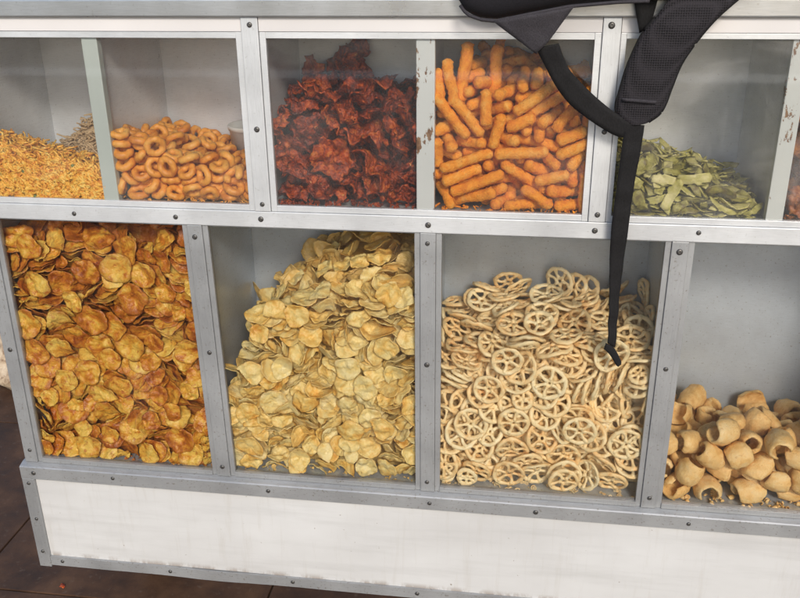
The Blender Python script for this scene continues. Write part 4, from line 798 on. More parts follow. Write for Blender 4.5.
  (1,4079,768,4182,24,-61,-2,109),(13,3855,1090,4229,111,-34,29,-42),(5,2743,1131,4040,92,-15,36,-78),(1,3453,947,4111,26,-57,46,100),(12,4451,992,4174,100,-54,-52,-24),(3,2933,2136,4255,12,73,94,-43),
  (1,4600,843,3735,5,-3,-73,104),(9,3440,780,3748,83,59,46,60),(1,3092,824,3747,99,18,17,76),(3,4159,777,3858,21,-89,85,-21),(9,5421,274,3704,5,-93,-87,5),(9,5478,669,3714,73,-34,29,94),
  (9,2472,1240,3860,123,7,29,1),(12,5048,690,3731,11,-85,-93,11),(1,5502,316,4025,35,90,80,18),(8,5347,930,3970,38,84,-87,11),(6,5078,312,3942,12,-28,-21,-121),(1,4872,939,4030,104,-37,63,-4),
  (0,5490,653,4250,2,11,109,-64),(2,2399,888,4077,36,85,32,82),(1,5270,221,4303,93,-74,-26,-36),(12,5241,1312,4176,86,10,7,-93),(12,5314,494,4643,6,72,95,-44),(12,5161,831,4376,55,71,-64,64),
  (13,2473,2044,3934,125,7,19,2),(11,4159,1481,4257,38,55,-23,105),(12,4878,551,4272,64,15,78,75),(4,5065,1137,4676,77,38,17,92),(13,5466,1096,4496,22,-47,-69,-93),(2,2478,1252,4264,72,-43,-5,96),
  (6,4900,1246,4372,33,75,36,90),(7,5489,777,4771,83,-34,-13,-90),(9,5321,2054,4281,6,72,-11,104),(0,5507,1686,4249,19,-125,1,11),(13,2506,1590,3998,65,-77,-77,10),(10,4941,257,4589,122,6,35,-1),
  (3,2545,2116,4370,60,-4,-92,63),(5,2619,1639,4384,105,-40,50,-33),(11,4846,594,4702,103,-53,24,45)]),
 'U2': (78, {48: 'topmost orange brown ring snack of the heap in the second upper bin', 18: 'leftmost orange brown ring snack of the heap in the second upper bin', 2: 'rightmost orange brown ring snack of the heap in the second upper bin', 32: 'lowest orange brown ring snack of the heap in the second upper bin', 31: 'orange brown ring snack nearest the bottom left corner of the second upper bin', 20: 'orange brown ring snack nearest the middle of the heap in the second upper bin', 7: 'orange brown ring snack midway along the bottom of the second upper bin', 14: 'orange brown ring snack on the left edge, halfway up, in the second upper bin', 6: 'orange brown ring snack on the right edge, halfway up, in the second upper bin', 0: 'orange brown ring snack showing largest in the heap in the second upper bin'}, [
  (4,-5482,172,9179,74,72,72,-19),(11,-5312,133,8878,48,51,-75,74),(5,-4321,215,8573,115,27,27,-39),(10,-4769,173,8753,63,10,-83,71),(8,-5030,192,8802,116,35,-29,27),(5,-5859,220,8443,123,30,2,9),
  (6,-4294,177,8765,102,46,-11,-59),(9,-5256,203,8452,29,-115,-31,31),(8,-4705,188,8466,10,47,-107,48),(11,-4526,226,8882,68,6,-10,106),(4,-5527,201,8854,65,-27,-100,-36),(2,-5759,194,8756,13,-8,42,-119),
  (4,-4969,214,8503,5,-40,112,-44),(5,-6039,239,9057,94,0,10,-84),(6,-6024,226,8891,72,14,-18,102),(0,-5749,232,9275,15,-3,15,-125),(4,-5477,946,9119,47,91,74,13),(6,-5659,209,8585,15,9,121,36),
  (9,-6043,215,9353,70,1,10,-105),(6,-5003,236,9007,8,59,112,-1),(5,-5314,368,8995,121,7,16,-36),(9,-4717,343,8958,17,28,-30,-119),(1,-4492,478,8918,86,-79,7,-50),(7,-5534,253,8474,76,9,-48,89),
  (1,-5172,1531,8931,118,-15,30,-32),(7,-6040,224,9213,67,-3,10,-107),(11,-5954,232,8671,21,-102,-65,33),(6,-5702,235,9022,2,-113,40,-43),(1,-5341,1246,8952,122,-7,-28,18),(9,-5837,1169,9174,32,-6,-115,-42),
  (11,-5330,290,8656,127,7,5,0),(9,-6116,217,8531,62,43,90,49),(0,-4401,271,8445,13,-65,104,29),(4,-4847,1515,8835,11,-3,124,-23),(1,-4603,315,8734,41,18,-27,116),(9,-5020,291,8615,33,82,91,-2),
  (11,-6054,657,9299,92,-26,15,-83),(7,-5309,1955,8878,88,66,-47,42),(6,-5709,1778,9096,26,-12,124,-5),(2,-5619,2201,8934,71,-68,-80,12),(4,-5058,575,8928,52,15,2,115),(0,-5827,754,9197,121,18,-20,28),
  (2,-6012,1905,9118,8,-17,-7,-125),(9,-5411,2118,8909,56,-63,-72,-62),(10,-5756,378,9179,5,-41,118,24),(3,-5801,1455,9126,109,10,28,58),(1,-6103,1165,9151,37,70,-13,-98),(4,-5097,1972,8791,26,105,34,58),
  (7,-5877,2193,9060,72,-3,24,-102),(0,-5181,1066,8871,25,-16,-12,123),(1,-5482,1507,8970,121,26,23,-20),(0,-5512,712,9018,112,19,-26,-50),(6,-5144,2222,8795,56,102,43,29),(10,-6132,2182,9061,10,90,-7,-89),
  (5,-4722,389,8627,103,20,35,-62),(2,-4512,854,8756,49,-50,-30,102),(2,-5061,1708,8778,103,71,-6,19),(7,-5340,2273,8867,77,89,-36,33),(7,-5570,430,8884,32,6,52,-111),(11,-4067,316,8472,22,11,-52,113),
  (1,-4616,1469,8686,10,66,-92,-56),(5,-4302,1070,8884,8,-73,101,22),(2,-5540,1270,9074,11,-50,-116,9),(3,-5710,555,9071,109,-5,-13,64),(5,-5240,418,8819,14,31,-121,-18),(4,-4197,460,8742,13,-123,-21,20),
  (7,-4003,200,8610,103,51,-10,-54),(5,-4990,800,8826,63,-10,-26,107),(11,-5897,402,8872,19,18,-73,101),(1,-4007,210,8817,26,-35,-37,113),(5,-5296,780,8901,57,18,9,112),(4,-4062,394,8978,28,-100,64,-35),
  (4,-5669,1231,8958,13,81,-97,-2),(6,-4420,542,8695,118,32,-5,35),(3,-5210,1435,8791,91,14,25,84),(11,-4761,1194,8775,50,-72,-82,42),(3,-4158,701,8829,108,-26,-4,-61),(8,-4944,437,8764,8,123,-4,30),
  (7,-4914,1361,8681,90,13,13,88),(8,-6049,863,9085,35,-29,-7,-118),(11,-4568,1910,8629,36,15,-55,-108),(4,-3939,503,8831,77,-26,96,-20),(1,-4522,2196,8634,110,1,-63,7),(0,-4517,1191,8656,118,-12,-3,44),
  (7,-4960,2196,8687,16,-84,29,-89),(1,-4789,866,8710,87,8,12,91),(7,-5015,1124,8786,95,17,-5,-82),(5,-4218,1325,8677,3,34,122,-2),(6,-6093,1594,9068,37,-46,9,-112),(0,-4013,961,8765,24,-64,105,18),
  (3,-5671,1894,8897,18,6,13,125),(6,-4001,1935,8679,98,30,-42,-63),(0,-4319,951,8698,87,-10,-1,92),(11,-4336,1636,8633,2,126,-12,-5),(4,-4035,1278,8807,48,-19,3,-116),(11,-5394,1714,8845,97,11,21,78),
  (2,-4724,612,8824,65,-24,17,-105),(1,-4003,1727,8739,58,-53,97,22),(5,-6035,539,9140,22,-40,-116,25),(5,-4304,2169,8584,6,96,83,6),(3,-4215,1582,8773,121,-14,6,-37),(8,-5943,1322,9069,57,0,-113,11),
  (11,-4928,1906,8625,20,46,-117,3),(7,-4293,1922,8682,17,-95,60,56),(1,-4019,2234,8689,60,-106,-2,35),(1,-5762,925,9033,7,32,19,121),(5,-5775,1571,8954,124,3,15,23),(8,-4688,2116,8640,103,-23,-50,50),
  (7,-4766,1639,8636,42,-17,-18,-117),(10,-4363,1282,8801,10,-80,98,2),(5,-4032,792,8928,18,42,-117,16),(10,-5893,2189,8906,15,25,-124,2),(11,-6020,1900,8966,10,12,11,126),(6,-4848,1907,8744,111,2,13,-61)]),
 'U3': (47, {4: 'topmost dark red crumpled fried piece of the heap in the third upper bin', 26: 'leftmost dark red crumpled fried piece of the heap in the third upper bin', 37: 'rightmost dark red crumpled fried piece of the heap in the third upper bin', 11: 'lowest dark red crumpled fried piece of the heap in the third upper bin', 7: 'dark red crumpled fried piece nearest the bottom left corner of the third upper bin', 40: 'dark red crumpled fried piece nearest the middle of the heap in the third upper bin', 28: 'dark red crumpled fried piece midway along the bottom of the third upper bin', 5: 'dark red crumpled fried piece on the left edge, halfway up, in the third upper bin', 29: 'dark red crumpled fried piece on the right edge, halfway up, in the third upper bin', 0: 'dark red crumpled fried piece showing largest in the heap in the third upper bin'}, [
  (6,-2783,187,9022,86,88,-4,31),(3,-3114,353,8706,112,17,55,-16),(4,-2232,430,9379,45,-4,16,-118),(3,-2147,385,8889,27,101,-58,-43),(3,-2791,2135,10219,72,48,-35,86),(6,-3572,416,9066,63,-86,-39,56),
  (7,-3082,258,9495,16,31,75,-96),(6,-3386,452,8535,6,4,15,-126),(5,-1804,359,9353,35,62,24,102),(4,-3084,472,9345,39,-8,-98,-70),(10,-2521,446,8610,56,-35,13,-108),(1,-1737,314,8487,76,-34,18,95),
  (8,-2671,1669,10166,88,56,29,66),(9,-1914,1055,9744,15,-74,-90,-48),(1,-3232,395,9814,4,-104,72,12),(5,-2997,428,10004,114,-12,15,-52),(5,-2230,502,8650,4,107,-52,-43),(6,-1595,528,8841,93,0,-84,-20),
  (0,-2317,265,9922,63,-38,13,103),(3,-2453,850,9937,38,18,8,120),(0,-2574,271,9680,120,-1,32,25),(10,-1600,453,9481,19,108,-15,-62),(3,-2293,1462,9985,1,-98,80,-12),(8,-2752,291,9528,107,19,50,43),
  (5,-3445,2061,9933,2,-60,-75,-83),(1,-2131,415,9723,119,-10,-33,28),(8,-3512,255,9597,64,-80,72,-21),(7,-3189,1143,9929,69,36,20,98),(0,-2780,568,8450,3,52,-114,-20),(6,-1951,830,9252,61,-89,61,28),
  (3,-2822,864,9498,70,53,-55,74),(11,-1957,2020,9822,1,-9,17,126),(7,-1824,760,8558,92,86,-12,14),(7,-2783,1687,10084,71,-54,-90,13),(7,-3499,1241,9786,46,-40,-16,110),(7,-2595,831,8892,83,90,-11,33),
  (0,-3093,1594,9954,37,-47,-20,110),(0,-1620,1240,9651,24,-13,76,-98),(0,-2674,548,9089,86,88,-12,31),(8,-2317,975,9687,118,16,14,42),(2,-2483,734,9356,38,-7,76,-94),(2,-3545,833,9589,63,5,-68,-86),
  (6,-1866,1559,9730,76,14,4,101),(5,-3441,1276,9685,75,-19,-34,94),(8,-3418,676,9537,113,-47,-34,0),(2,-3524,844,9076,90,89,-3,-8),(0,-1510,903,9651,60,71,33,80),(1,-1561,2068,9794,76,23,98,16)]),
 'U4': (110, {78: 'topmost orange corn stick of the heap in the bin under the backpack', 41: 'leftmost orange corn stick of the heap in the bin under the backpack', 76: 'rightmost orange corn stick of the heap in the bin under the backpack', 33: 'lowest orange corn stick of the heap in the bin under the backpack', 27: 'orange corn stick nearest the bottom left corner of the bin under the backpack', 43: 'orange corn stick nearest the bottom right corner of the bin under the backpack', 32: 'orange corn stick nearest the middle of the heap in the bin under the backpack', 24: 'orange corn stick midway along the bottom of the bin under the backpack', 36: 'orange corn stick on the left edge, halfway up, in the bin under the backpack', 17: 'orange corn stick on the right edge, halfway up, in the bin under the backpack', 0: 'orange corn stick showing largest in the heap in the bin under the backpack'}, [
  (16,-16,161,9195,114,54,-12,-2),(4,-860,300,10290,92,-5,-87,5),(3,-632,156,8740,18,-14,109,62),(15,-796,151,9069,1,-15,12,125),(3,188,154,9996,115,-41,-33,-15),(15,-1026,159,9704,43,29,-103,54),
  (6,-420,430,10300,97,-7,-81,6),(3,43,276,8822,120,-3,40,13),(1,-782,155,9691,41,35,-73,88),(12,-857,196,8849,103,69,-10,24),(1,-1035,200,10160,87,-4,-93,4),(6,-679,268,8519,25,-25,8,122),
  (7,-532,153,9829,66,-59,-64,-64),(7,-367,156,9497,15,-97,-11,-80),(7,430,153,8845,107,-66,-10,-11),(9,235,156,8558,125,3,23,-5),(3,350,253,9897,72,-96,-6,-41),(8,673,157,9457,30,-2,122,21),
  (9,715,150,9271,35,-7,108,57),(13,-37,160,9623,14,-6,37,120),(6,674,343,8619,11,35,-120,16),(5,676,154,9822,11,58,28,-109),(11,171,350,9323,16,5,-42,119),(4,381,365,8879,22,-37,33,-115),
  (1,83,235,8427,90,-89,-10,11),(9,-744,277,9322,26,37,110,44),(2,348,276,9666,63,88,42,51),(1,-1122,328,8571,102,-13,56,-49),(1,-27,435,10179,84,31,4,-90),(9,-260,308,10024,55,-44,72,-77),
  (4,-934,363,9615,19,24,-10,-123),(8,159,408,10193,27,-83,91,10),(16,-325,367,9410,114,15,-7,-53),(2,696,246,8432,32,10,-12,-122),(6,-493,463,10121,51,-27,44,-104),(7,-364,317,9799,96,68,-40,-28),
  (8,-1053,282,9315,46,62,51,87),(7,798,258,9141,74,-86,-56,-12),(4,549,1289,10168,16,-124,19,-4),(3,-393,1259,10258,124,11,-9,21),(0,-1205,230,10120,91,-5,-88,5),(2,-1216,204,9166,83,14,94,15),
  (1,347,359,9113,20,56,83,76),(12,902,156,8653,16,92,14,-85),(2,-284,290,8435,45,94,64,34),(17,220,301,9519,76,52,-11,87),(9,-580,339,9903,0,18,-46,-117),(13,-696,743,10346,65,93,51,25),
  (0,711,310,8909,78,-50,87,-1),(5,-478,363,9181,127,-9,1,-5),(11,-752,516,10003,94,3,12,85),(3,-57,927,10158,60,-90,-60,29),(12,637,360,9831,77,-67,66,36),(15,-397,342,9595,75,101,-14,7),
  (9,-812,429,10191,28,3,31,-120),(2,-1079,373,9144,33,-19,-116,36),(8,-299,870,10156,21,-77,-42,90),(14,-404,362,8565,11,38,93,-77),(17,-469,368,8939,22,-85,-72,57),(3,251,442,9972,3,-26,124,-9),
  (0,377,470,9402,72,34,88,45),(15,-605,1967,10366,88,-41,-8,81),(3,-914,393,8929,115,-47,-21,12),(9,42,432,9559,76,57,13,83),(3,-18,1832,10219,107,51,-4,44),(4,-277,1923,10192,37,82,84,-30),
  (15,120,2209,10233,38,-117,-4,30),(9,-301,421,8766,71,-96,-33,29),(0,877,396,8900,103,1,-49,-56),(14,-499,1415,10386,58,3,-43,-104),(8,53,1606,10208,0,-46,-33,-114),(15,292,647,9895,89,-81,36,17),
  (10,-1025,591,9885,102,35,-24,63),(8,-739,378,8760,9,25,-43,-116),(2,19,455,9171,70,-7,78,-71),(11,-933,535,9451,120,-37,17,-10),(8,903,396,9689,39,-81,78,44),(15,-314,612,9907,18,2,116,48),
  (1,-443,1800,10408,69,-33,75,69),(13,514,548,8988,1,34,-8,122),(1,743,2065,10083,50,18,19,-114),(16,368,625,10135,88,39,64,53),(13,-469,854,10276,49,-67,-87,40),(14,138,445,8470,57,112,-1,14),
  (4,-415,1441,10175,57,112,14,-9),(8,508,459,8542,55,-7,-111,27),(11,-15,534,8908,57,37,-81,71),(2,-1070,537,9051,6,-13,96,82),(15,533,527,9545,34,119,-16,-22),(9,537,463,9312,10,76,67,-76),
  (9,808,524,9306,51,-47,70,-80),(8,-323,537,9722,107,38,-52,-25),(2,-316,480,9049,30,12,7,123),(16,213,2045,10125,14,126,3,-8),(0,-628,492,8629,9,26,43,-116),(7,195,527,8891,82,-67,63,33),
  (2,-868,485,9847,101,19,31,68),(3,910,944,9812,88,-7,44,-80),(17,202,869,10137,83,38,60,65),(1,639,1494,10082,45,34,43,105),(12,-148,620,9674,99,21,-43,64),(7,-772,609,9636,41,120,7,2),
  (11,632,1698,9986,124,-12,-24,-7),(17,-595,1636,10211,122,-28,19,3),(14,-638,569,9242,80,-97,-17,1),(10,901,1949,9818,66,57,-77,-51),(8,688,632,9805,91,51,26,-68),(6,569,827,10072,81,27,79,50),
  (15,785,940,9573,99,-42,40,-54),(9,510,939,9717,35,-83,-79,43),(2,-1018,498,8725,17,-57,-44,-103),(1,912,1260,9524,89,14,11,-89),(7,585,1984,9782,112,27,33,41),(16,-193,1678,9937,78,-36,42,-84),
  (0,802,583,9076,57,-104,28,34),(3,908,1680,9702,52,70,86,34),(8,-20,1524,9924,57,-65,78,-51),(16,-689,1351,10023,14,58,98,55),(2,-151,584,9368,2,-32,18,122),(15,-632,1576,10021,29,-111,51,18),
  (9,-774,1007,10026,83,90,7,-33),(8,186,1592,9929,83,39,25,84),(2,41,1218,9892,21,123,18,14),(3,225,956,9884,31,103,54,39),(7,626,1444,9705,2,59,-108,32),(12,670,726,9572,84,42,-45,72),
  (10,543,1629,9776,44,32,-88,-74),(12,-301,1000,9868,73,44,41,84),(15,374,2259,9911,15,-121,2,36),(3,-630,1850,10047,47,-32,-99,56),(12,-169,1086,10027,63,-83,68,-26),(6,-534,2043,10048,19,-51,-112,-25),
  (8,-380,2252,10140,110,-3,-64,0),(10,512,2076,9931,79,97,19,11),(0,87,497,9800,104,-70,9,20),(15,446,1499,10012,110,1,10,-63),(3,-651,854,10147,112,-31,-3,52),(17,-549,742,10004,47,44,-108,-16),
  (9,733,1241,9826,80,54,28,78)]),
 'U5': (137, {20: 'topmost olive green flake of the heap in the bin behind the strap', 21: 'leftmost olive green flake of the heap in the bin behind the strap', 13: 'rightmost olive green flake of the heap in the bin behind the strap', 31: 'lowest olive green flake of the heap in the bin behind the strap', 25: 'olive green flake nearest the bottom left corner of the bin behind the strap', 16: 'olive green flake nearest the middle of the heap in the bin behind the strap', 35: 'olive green flake midway along the bottom of the bin behind the strap', 7: 'olive green flake on the right edge, halfway up, in the bin behind the strap', 0: 'olive green flake showing largest in the heap in the bin behind the strap'}, [
  (4,2113,123,8675,46,53,69,-81),(4,2392,80,8907,8,-3,90,89),(6,2770,163,8741,9,-9,-61,-110),(6,1698,103,8512,54,93,57,-35),(12,1959,92,8881,95,84,3,-7),(5,2806,129,8486,116,38,29,-17),
  (6,2947,150,8511,0,-126,-7,15),(6,3203,339,8535,92,70,16,-49),(0,2231,87,8510,26,26,86,-86),(7,1626,77,9041,55,-46,76,72),(7,1912,116,8579,1,19,-73,-102),(9,2090,178,8974,48,-116,-14,15),
  (3,2488,156,8578,18,5,-42,-118),(1,3235,201,8419,116,27,-11,43),(5,2282,130,8436,44,-118,10,-15),(4,2420,489,9012,85,6,5,94),(11,2359,149,8813,10,-61,-94,-59),(2,1803,169,8737,104,29,35,-57),
  (12,2303,161,8723,28,28,-18,119),(6,1769,251,9105,103,50,-4,56),(6,1789,731,9157,11,75,-102,10),(13,1602,88,8818,91,84,23,-11),(11,2965,231,8602,1,-19,-55,-113),(3,2378,369,8957,22,-119,-38,9),
  (7,1718,146,9056,107,61,-9,-28),(3,1669,151,8359,15,5,2,126),(3,2855,243,8498,17,36,-111,-48),(6,3048,674,8648,42,94,-69,-28),(2,2131,624,9021,9,33,-118,-31),(2,1940,167,8741,19,-66,96,47),
  (2,2053,397,9003,4,-101,-76,-15),(1,2753,132,8364,12,7,6,-126),(11,1928,270,8982,99,-35,-42,59),(10,2538,714,9016,102,-3,7,-75),(0,2593,253,8463,92,-42,21,74),(11,2550,156,8435,123,-7,20,22),
  (11,3178,1185,8566,36,-108,14,-55),(10,2325,614,8948,98,74,15,31),(4,2692,806,8875,44,-92,-54,54),(3,1965,1159,9100,50,95,-56,-38),(3,3017,353,8587,15,11,-56,112),(10,3114,515,8593,56,-110,19,26),
  (9,1947,150,8810,112,52,11,29),(3,1742,333,8968,94,16,19,-82),(0,2806,957,8832,34,88,-80,29),(8,1937,187,8410,102,2,5,-76),(3,2978,245,8377,116,-2,-16,-49),(12,2115,379,8957,123,13,-8,26),
  (12,1963,216,8370,5,50,117,4),(9,2258,217,8594,20,-116,-48,5),(3,2581,431,8618,98,47,9,-64),(6,2645,1071,8890,5,117,36,-33),(13,1902,182,8475,8,82,-96,-2),(5,3316,817,8529,59,-67,63,-65),
  (5,2460,244,8763,34,-41,-113,25),(0,2679,203,8852,42,-40,40,-106),(8,2333,211,8975,121,-8,3,36),(12,2970,1086,8753,11,125,17,12),(11,1784,230,8607,2,-19,62,-109),(3,1944,817,9064,106,-18,14,-67),
  (2,1765,154,8827,27,13,-123,-3),(13,2450,174,8370,1,-75,-102,-1),(4,3022,1088,8612,4,114,-56,9),(1,1773,346,8407,13,6,83,-95),(3,2190,249,8683,4,25,124,6),(6,2707,601,8765,15,-107,-62,23),
  (9,3141,213,8364,110,8,-1,-62),(6,3224,999,8477,44,-99,-64,17),(13,2963,1093,8679,1,-5,26,124),(2,1298,368,9148,65,6,-41,101),(5,2033,218,8531,25,-99,72,24),(3,2552,344,8817,2,90,90,6),
  (10,2921,930,8683,117,-6,24,43),(3,1847,398,8943,1,114,54,16),(0,1937,531,9044,10,-107,62,30),(10,2366,1077,8951,86,-23,6,91),(12,2706,382,8365,75,1,6,-103),(1,2707,455,8592,104,22,12,-68),
  (10,3090,1338,8633,56,1,-11,-114),(5,1477,470,9089,56,20,-19,111),(2,1358,87,8562,81,77,-31,52),(11,2188,686,8919,120,3,-8,42),(10,1771,619,9078,90,2,19,87),(12,2120,1180,8992,5,38,22,119),
  (0,2240,855,9025,6,-10,11,126),(12,2171,214,8548,122,19,14,-27),(0,1671,174,8786,1,114,-21,-52),(5,2318,1386,8902,75,26,-46,-88),(8,2124,194,8449,40,-97,68,-19),(6,2864,570,8546,42,-99,-58,33),
  (7,1289,180,8778,7,21,-60,-110),(8,2676,264,8707,88,-68,19,58),(2,1769,925,9074,66,-14,-25,104),(6,2553,476,8364,15,-112,-58,-8),(3,1878,428,8418,18,-19,-97,77),(9,1491,234,8440,29,1,46,115),
  (6,2390,417,8504,60,16,41,103),(11,1503,201,8669,112,-59,-4,-9),(1,2542,1300,8861,102,9,20,-72),(0,2120,921,9042,16,79,-97,13),(9,2202,1318,8924,44,90,34,70),(8,3032,445,8357,88,-1,2,91),
  (12,2970,452,8520,4,-39,116,-33),(4,1386,364,8602,118,4,-14,44),(11,1937,251,8679,127,-1,-10,-3),(6,1499,168,8784,35,112,47,-15),(8,1723,471,8871,119,38,16,19),(6,2562,955,8857,24,63,107,2),
  (7,1940,296,8826,82,92,22,-18),(5,2387,469,8843,43,9,12,-119),(12,2470,274,8858,4,-100,77,13),(11,3188,726,8569,97,-14,23,-78),(2,1428,134,9131,21,-118,-1,-41),(6,2493,475,8590,18,7,-33,121),
  (0,1263,157,8713,6,-18,32,121),(11,1756,343,8790,22,0,-19,-124),(1,1299,186,8880,109,-12,-31,-56),(4,2083,1060,8949,9,98,74,-33),(2,2005,191,8894,15,28,-19,121),(6,1331,187,8434,69,-105,16,10),
  (8,2262,271,8413,19,-113,-51,-18),(1,1580,257,8462,103,-69,5,-28),(0,2710,369,8459,33,51,108,28),(13,2719,339,8508,38,-34,-8,116),(4,2380,434,8688,39,97,-64,-33),(6,2280,830,8847,31,-110,-54,-1),
  (7,2003,510,8876,19,-14,-121,-29),(8,2685,210,8699,106,-68,-16,8),(7,2173,533,8924,83,-89,-27,27),(12,2597,294,8877,34,-20,23,-118),(9,1369,269,8931,2,-7,-119,44),(13,1374,321,8960,3,8,116,-51),
  (9,1349,379,9023,58,-108,-2,-33),(1,1508,168,9086,121,0,-27,-29),(12,1647,731,9139,12,-83,-93,21),(1,2889,1296,8776,63,-52,-67,71),(13,1355,962,9171,125,-7,8,-17),(7,1251,466,8406,119,23,27,-26),
  (7,1585,399,8387,16,124,23,0),(6,1624,614,8597,0,3,-101,-77),(11,1836,534,8402,117,43,14,-22),(2,3286,952,8377,6,-85,-92,20),(9,3225,801,8366,7,-125,-21,1),(10,1377,575,8656,123,-1,-32,9),
  (13,1670,457,8681,23,-77,-98,-5),(5,1898,529,8477,9,-12,2,-126),(11,2056,516,8577,101,-71,-20,21),(5,2213,453,8371,56,19,2,112),(10,2546,581,8549,18,-26,113,48),(13,2996,653,8379,121,15,22,-27),
  (12,1301,302,8413,19,8,-125,10),(2,1496,453,8405,2,15,125,-13),(9,1658,453,8751,27,9,-23,122),(5,1753,597,8708,12,-9,-16,-125),(1,2037,659,8652,110,42,10,47),(5,2903,485,8398,71,4,-7,-105),
  (11,1253,361,8506,58,27,39,103),(2,1378,425,8522,92,39,-47,63),(4,1563,442,8511,3,123,-31,6),(9,1661,564,8820,16,-63,-108,14),(2,2155,590,8681,111,31,8,54),(7,3070,491,8419,81,10,-18,-96),
  (0,1183,573,8800,90,-32,-71,-45),(2,1736,923,8918,5,20,-12,125),(2,2107,379,8435,35,14,-33,117),(0,2309,628,8554,32,-45,-98,-58),(1,2775,449,8460,18,96,78,19),(10,3069,887,8380,111,4,23,58),
  (11,1538,408,8596,44,113,27,26),(6,1323,562,8829,122,-27,-21,-13),(7,1840,432,8682,9,60,-111,-12),(0,1772,725,8822,61,-12,39,-103),(7,2060,385,8525,15,-105,-70,-9),(5,2034,844,8776,54,26,2,112),
  (13,2184,403,8515,70,-40,53,-82),(7,2514,329,8526,6,117,40,-30),(3,2787,1114,8593,89,33,26,80),(2,1203,98,8642,70,-77,-42,-59),(1,1439,716,8887,114,54,0,12),(6,1782,370,8617,124,-15,11,22),
  (10,1897,509,8720,105,24,2,67),(13,1807,547,8816,10,-113,-57,9),(0,2205,853,8826,11,-125,-14,15),(11,2242,362,8514,98,-41,44,-55),(8,3321,1198,8451,19,48,-9,-116),(13,1272,411,8632,122,-20,-28,0),
  (4,1432,563,8880,126,-11,8,13),(8,1527,209,8523,124,1,-13,22),(7,1907,775,8849,56,-74,-86,-4),(11,2101,1068,8776,124,11,22,7),(10,2687,746,8712,6,86,-90,-26),(6,2924,905,8563,84,-18,21,-91),
  (4,3127,1080,8415,107,-25,-6,63),(3,3182,536,8418,19,94,79,25),(11,3367,656,8414,55,59,-63,-75),(2,1211,459,8660,18,39,-6,-119),(8,2068,529,8729,6,-32,32,-118),(7,1887,608,8840,126,9,6,7),
  (7,2145,685,8833,3,-122,-31,15),(13,2317,716,8739,59,41,-15,-103),(12,2528,702,8703,20,-96,-74,-33),(4,2830,844,8645,110,-3,5,-64),(7,2822,556,8530,35,78,-91,-23),(9,1263,178,8643,125,-2,-17,-10),
  (4,2470,747,8784,97,16,-56,58),(1,1768,1720,8992,87,-4,40,-83),(2,1504,167,8618,10,29,112,-50),(7,2186,281,8720,102,5,-3,76),(5,1862,1130,8881,88,-14,12,-90),(3,3197,1566,8482,22,60,-110,1),
  (7,3064,1397,8429,11,35,1,121),(2,1158,338,8709,48,70,40,86),(2,1378,653,8964,2,-127,3,9),(8,1591,319,8677,5,15,34,-121),(12,2059,396,8672,2,-24,114,-51),(13,2306,952,8765,0,-96,-80,-22),
  (8,2842,765,8598,9,-31,-122,-18),(1,1324,425,8749,16,-25,19,-122),(2,1737,718,8905,0,59,-111,21),(6,2306,580,8773,8,114,51,18),(12,2274,405,8683,77,-73,45,-53),(8,2601,1002,8724,63,-37,23,-102),
  (12,2476,377,8664,45,89,-53,-57),(13,3120,806,8461,37,43,-109,-34),(12,1254,1103,9080,110,1,18,-61),(8,1171,404,8793,4,63,3,110),(11,2079,924,8919,32,115,42,-8),(6,2050,1438,8840,39,-44,-112,6),
  (9,1852,762,8964,1,-104,70,-21),(5,2000,718,8880,119,-31,-3,32),(1,2672,385,8671,29,2,37,-118),(9,2739,711,8731,8,71,-100,-31),(8,3063,991,8552,9,94,83,-20),(1,1341,285,8774,22,32,-76,-94),
  (1,1522,385,8757,117,8,-25,43),(9,1714,802,8958,20,-18,124,-9),(13,2014,413,8716,56,111,13,19),(9,2386,518,8765,24,82,94,-3),(2,2397,901,8820,48,6,-30,114),(9,2641,487,8725,19,-5,1,-126),
  (8,1157,254,8881,19,90,-15,-86),(11,1419,1142,9034,112,5,31,-50),(3,1727,1003,9003,11,-100,-76,18),(5,2086,767,8963,121,10,13,34),(3,2672,1065,8786,43,-77,-78,47),(10,2940,1373,8572,84,-4,-18,-93),
  (9,3125,613,8524,8,19,-40,119),(0,3235,766,8503,90,-12,40,-80),(10,2048,2136,8921,113,14,25,50),(4,1870,1021,9030,26,98,-75,-15),(1,2817,1410,8677,31,-104,-57,34),(6,1552,395,8942,39,-75,-92,21),
  (9,1648,678,8975,34,12,12,-121),(4,3145,1469,8544,81,-3,7,98),(7,1247,396,8877,123,-8,29,-3),(2,1446,436,8948,77,78,-14,64),(2,2022,381,8822,24,-15,-120,-31),(8,2496,1093,8816,7,-123,-32,-5),
  (5,3065,1787,8511,9,54,15,114),(7,3202,1392,8429,89,4,51,75),(1,3325,1458,8382,73,-30,0,99),(12,3299,1239,8371,6,78,100,2),(11,2306,2112,8897,110,18,7,-61),(8,1240,900,9068,123,15,14,-25),
  (8,1731,510,8967,3,93,84,-19),(5,1626,827,9076,17,-60,-107,30),(11,2381,1241,8822,99,-7,-21,76),(4,2920,1911,8594,48,-38,31,-107),(2,3013,1221,8454,21,66,-98,-43),(11,1386,784,9004,106,69,4,0),
  (6,1836,1350,8968,7,114,55,5),(7,2062,378,8887,15,2,-23,124),(2,2222,424,8885,70,18,-23,-102),(12,2815,1222,8747,40,67,-98,-20),(4,3097,1595,8609,113,-10,-4,57),(8,2802,565,8672,2,114,-43,35),
  (1,1448,560,9037,2,-119,-42,-13),(5,1227,551,9054,45,-92,75,0),(0,1462,761,9081,0,-79,99,10),(13,1510,219,8902,41,101,-61,24),(1,1786,553,8987,125,-12,6,15),(1,2028,1240,8923,78,-18,5,-98),
  (5,1357,845,9134,23,-72,98,-28),(10,1566,1617,9063,122,26,15,-19),(2,1878,1171,9050,110,9,30,54),(4,1631,1332,9051,13,111,59,7),(12,2780,1178,8707,36,-53,-109,14),(9,1281,1015,9135,12,55,-114,0),
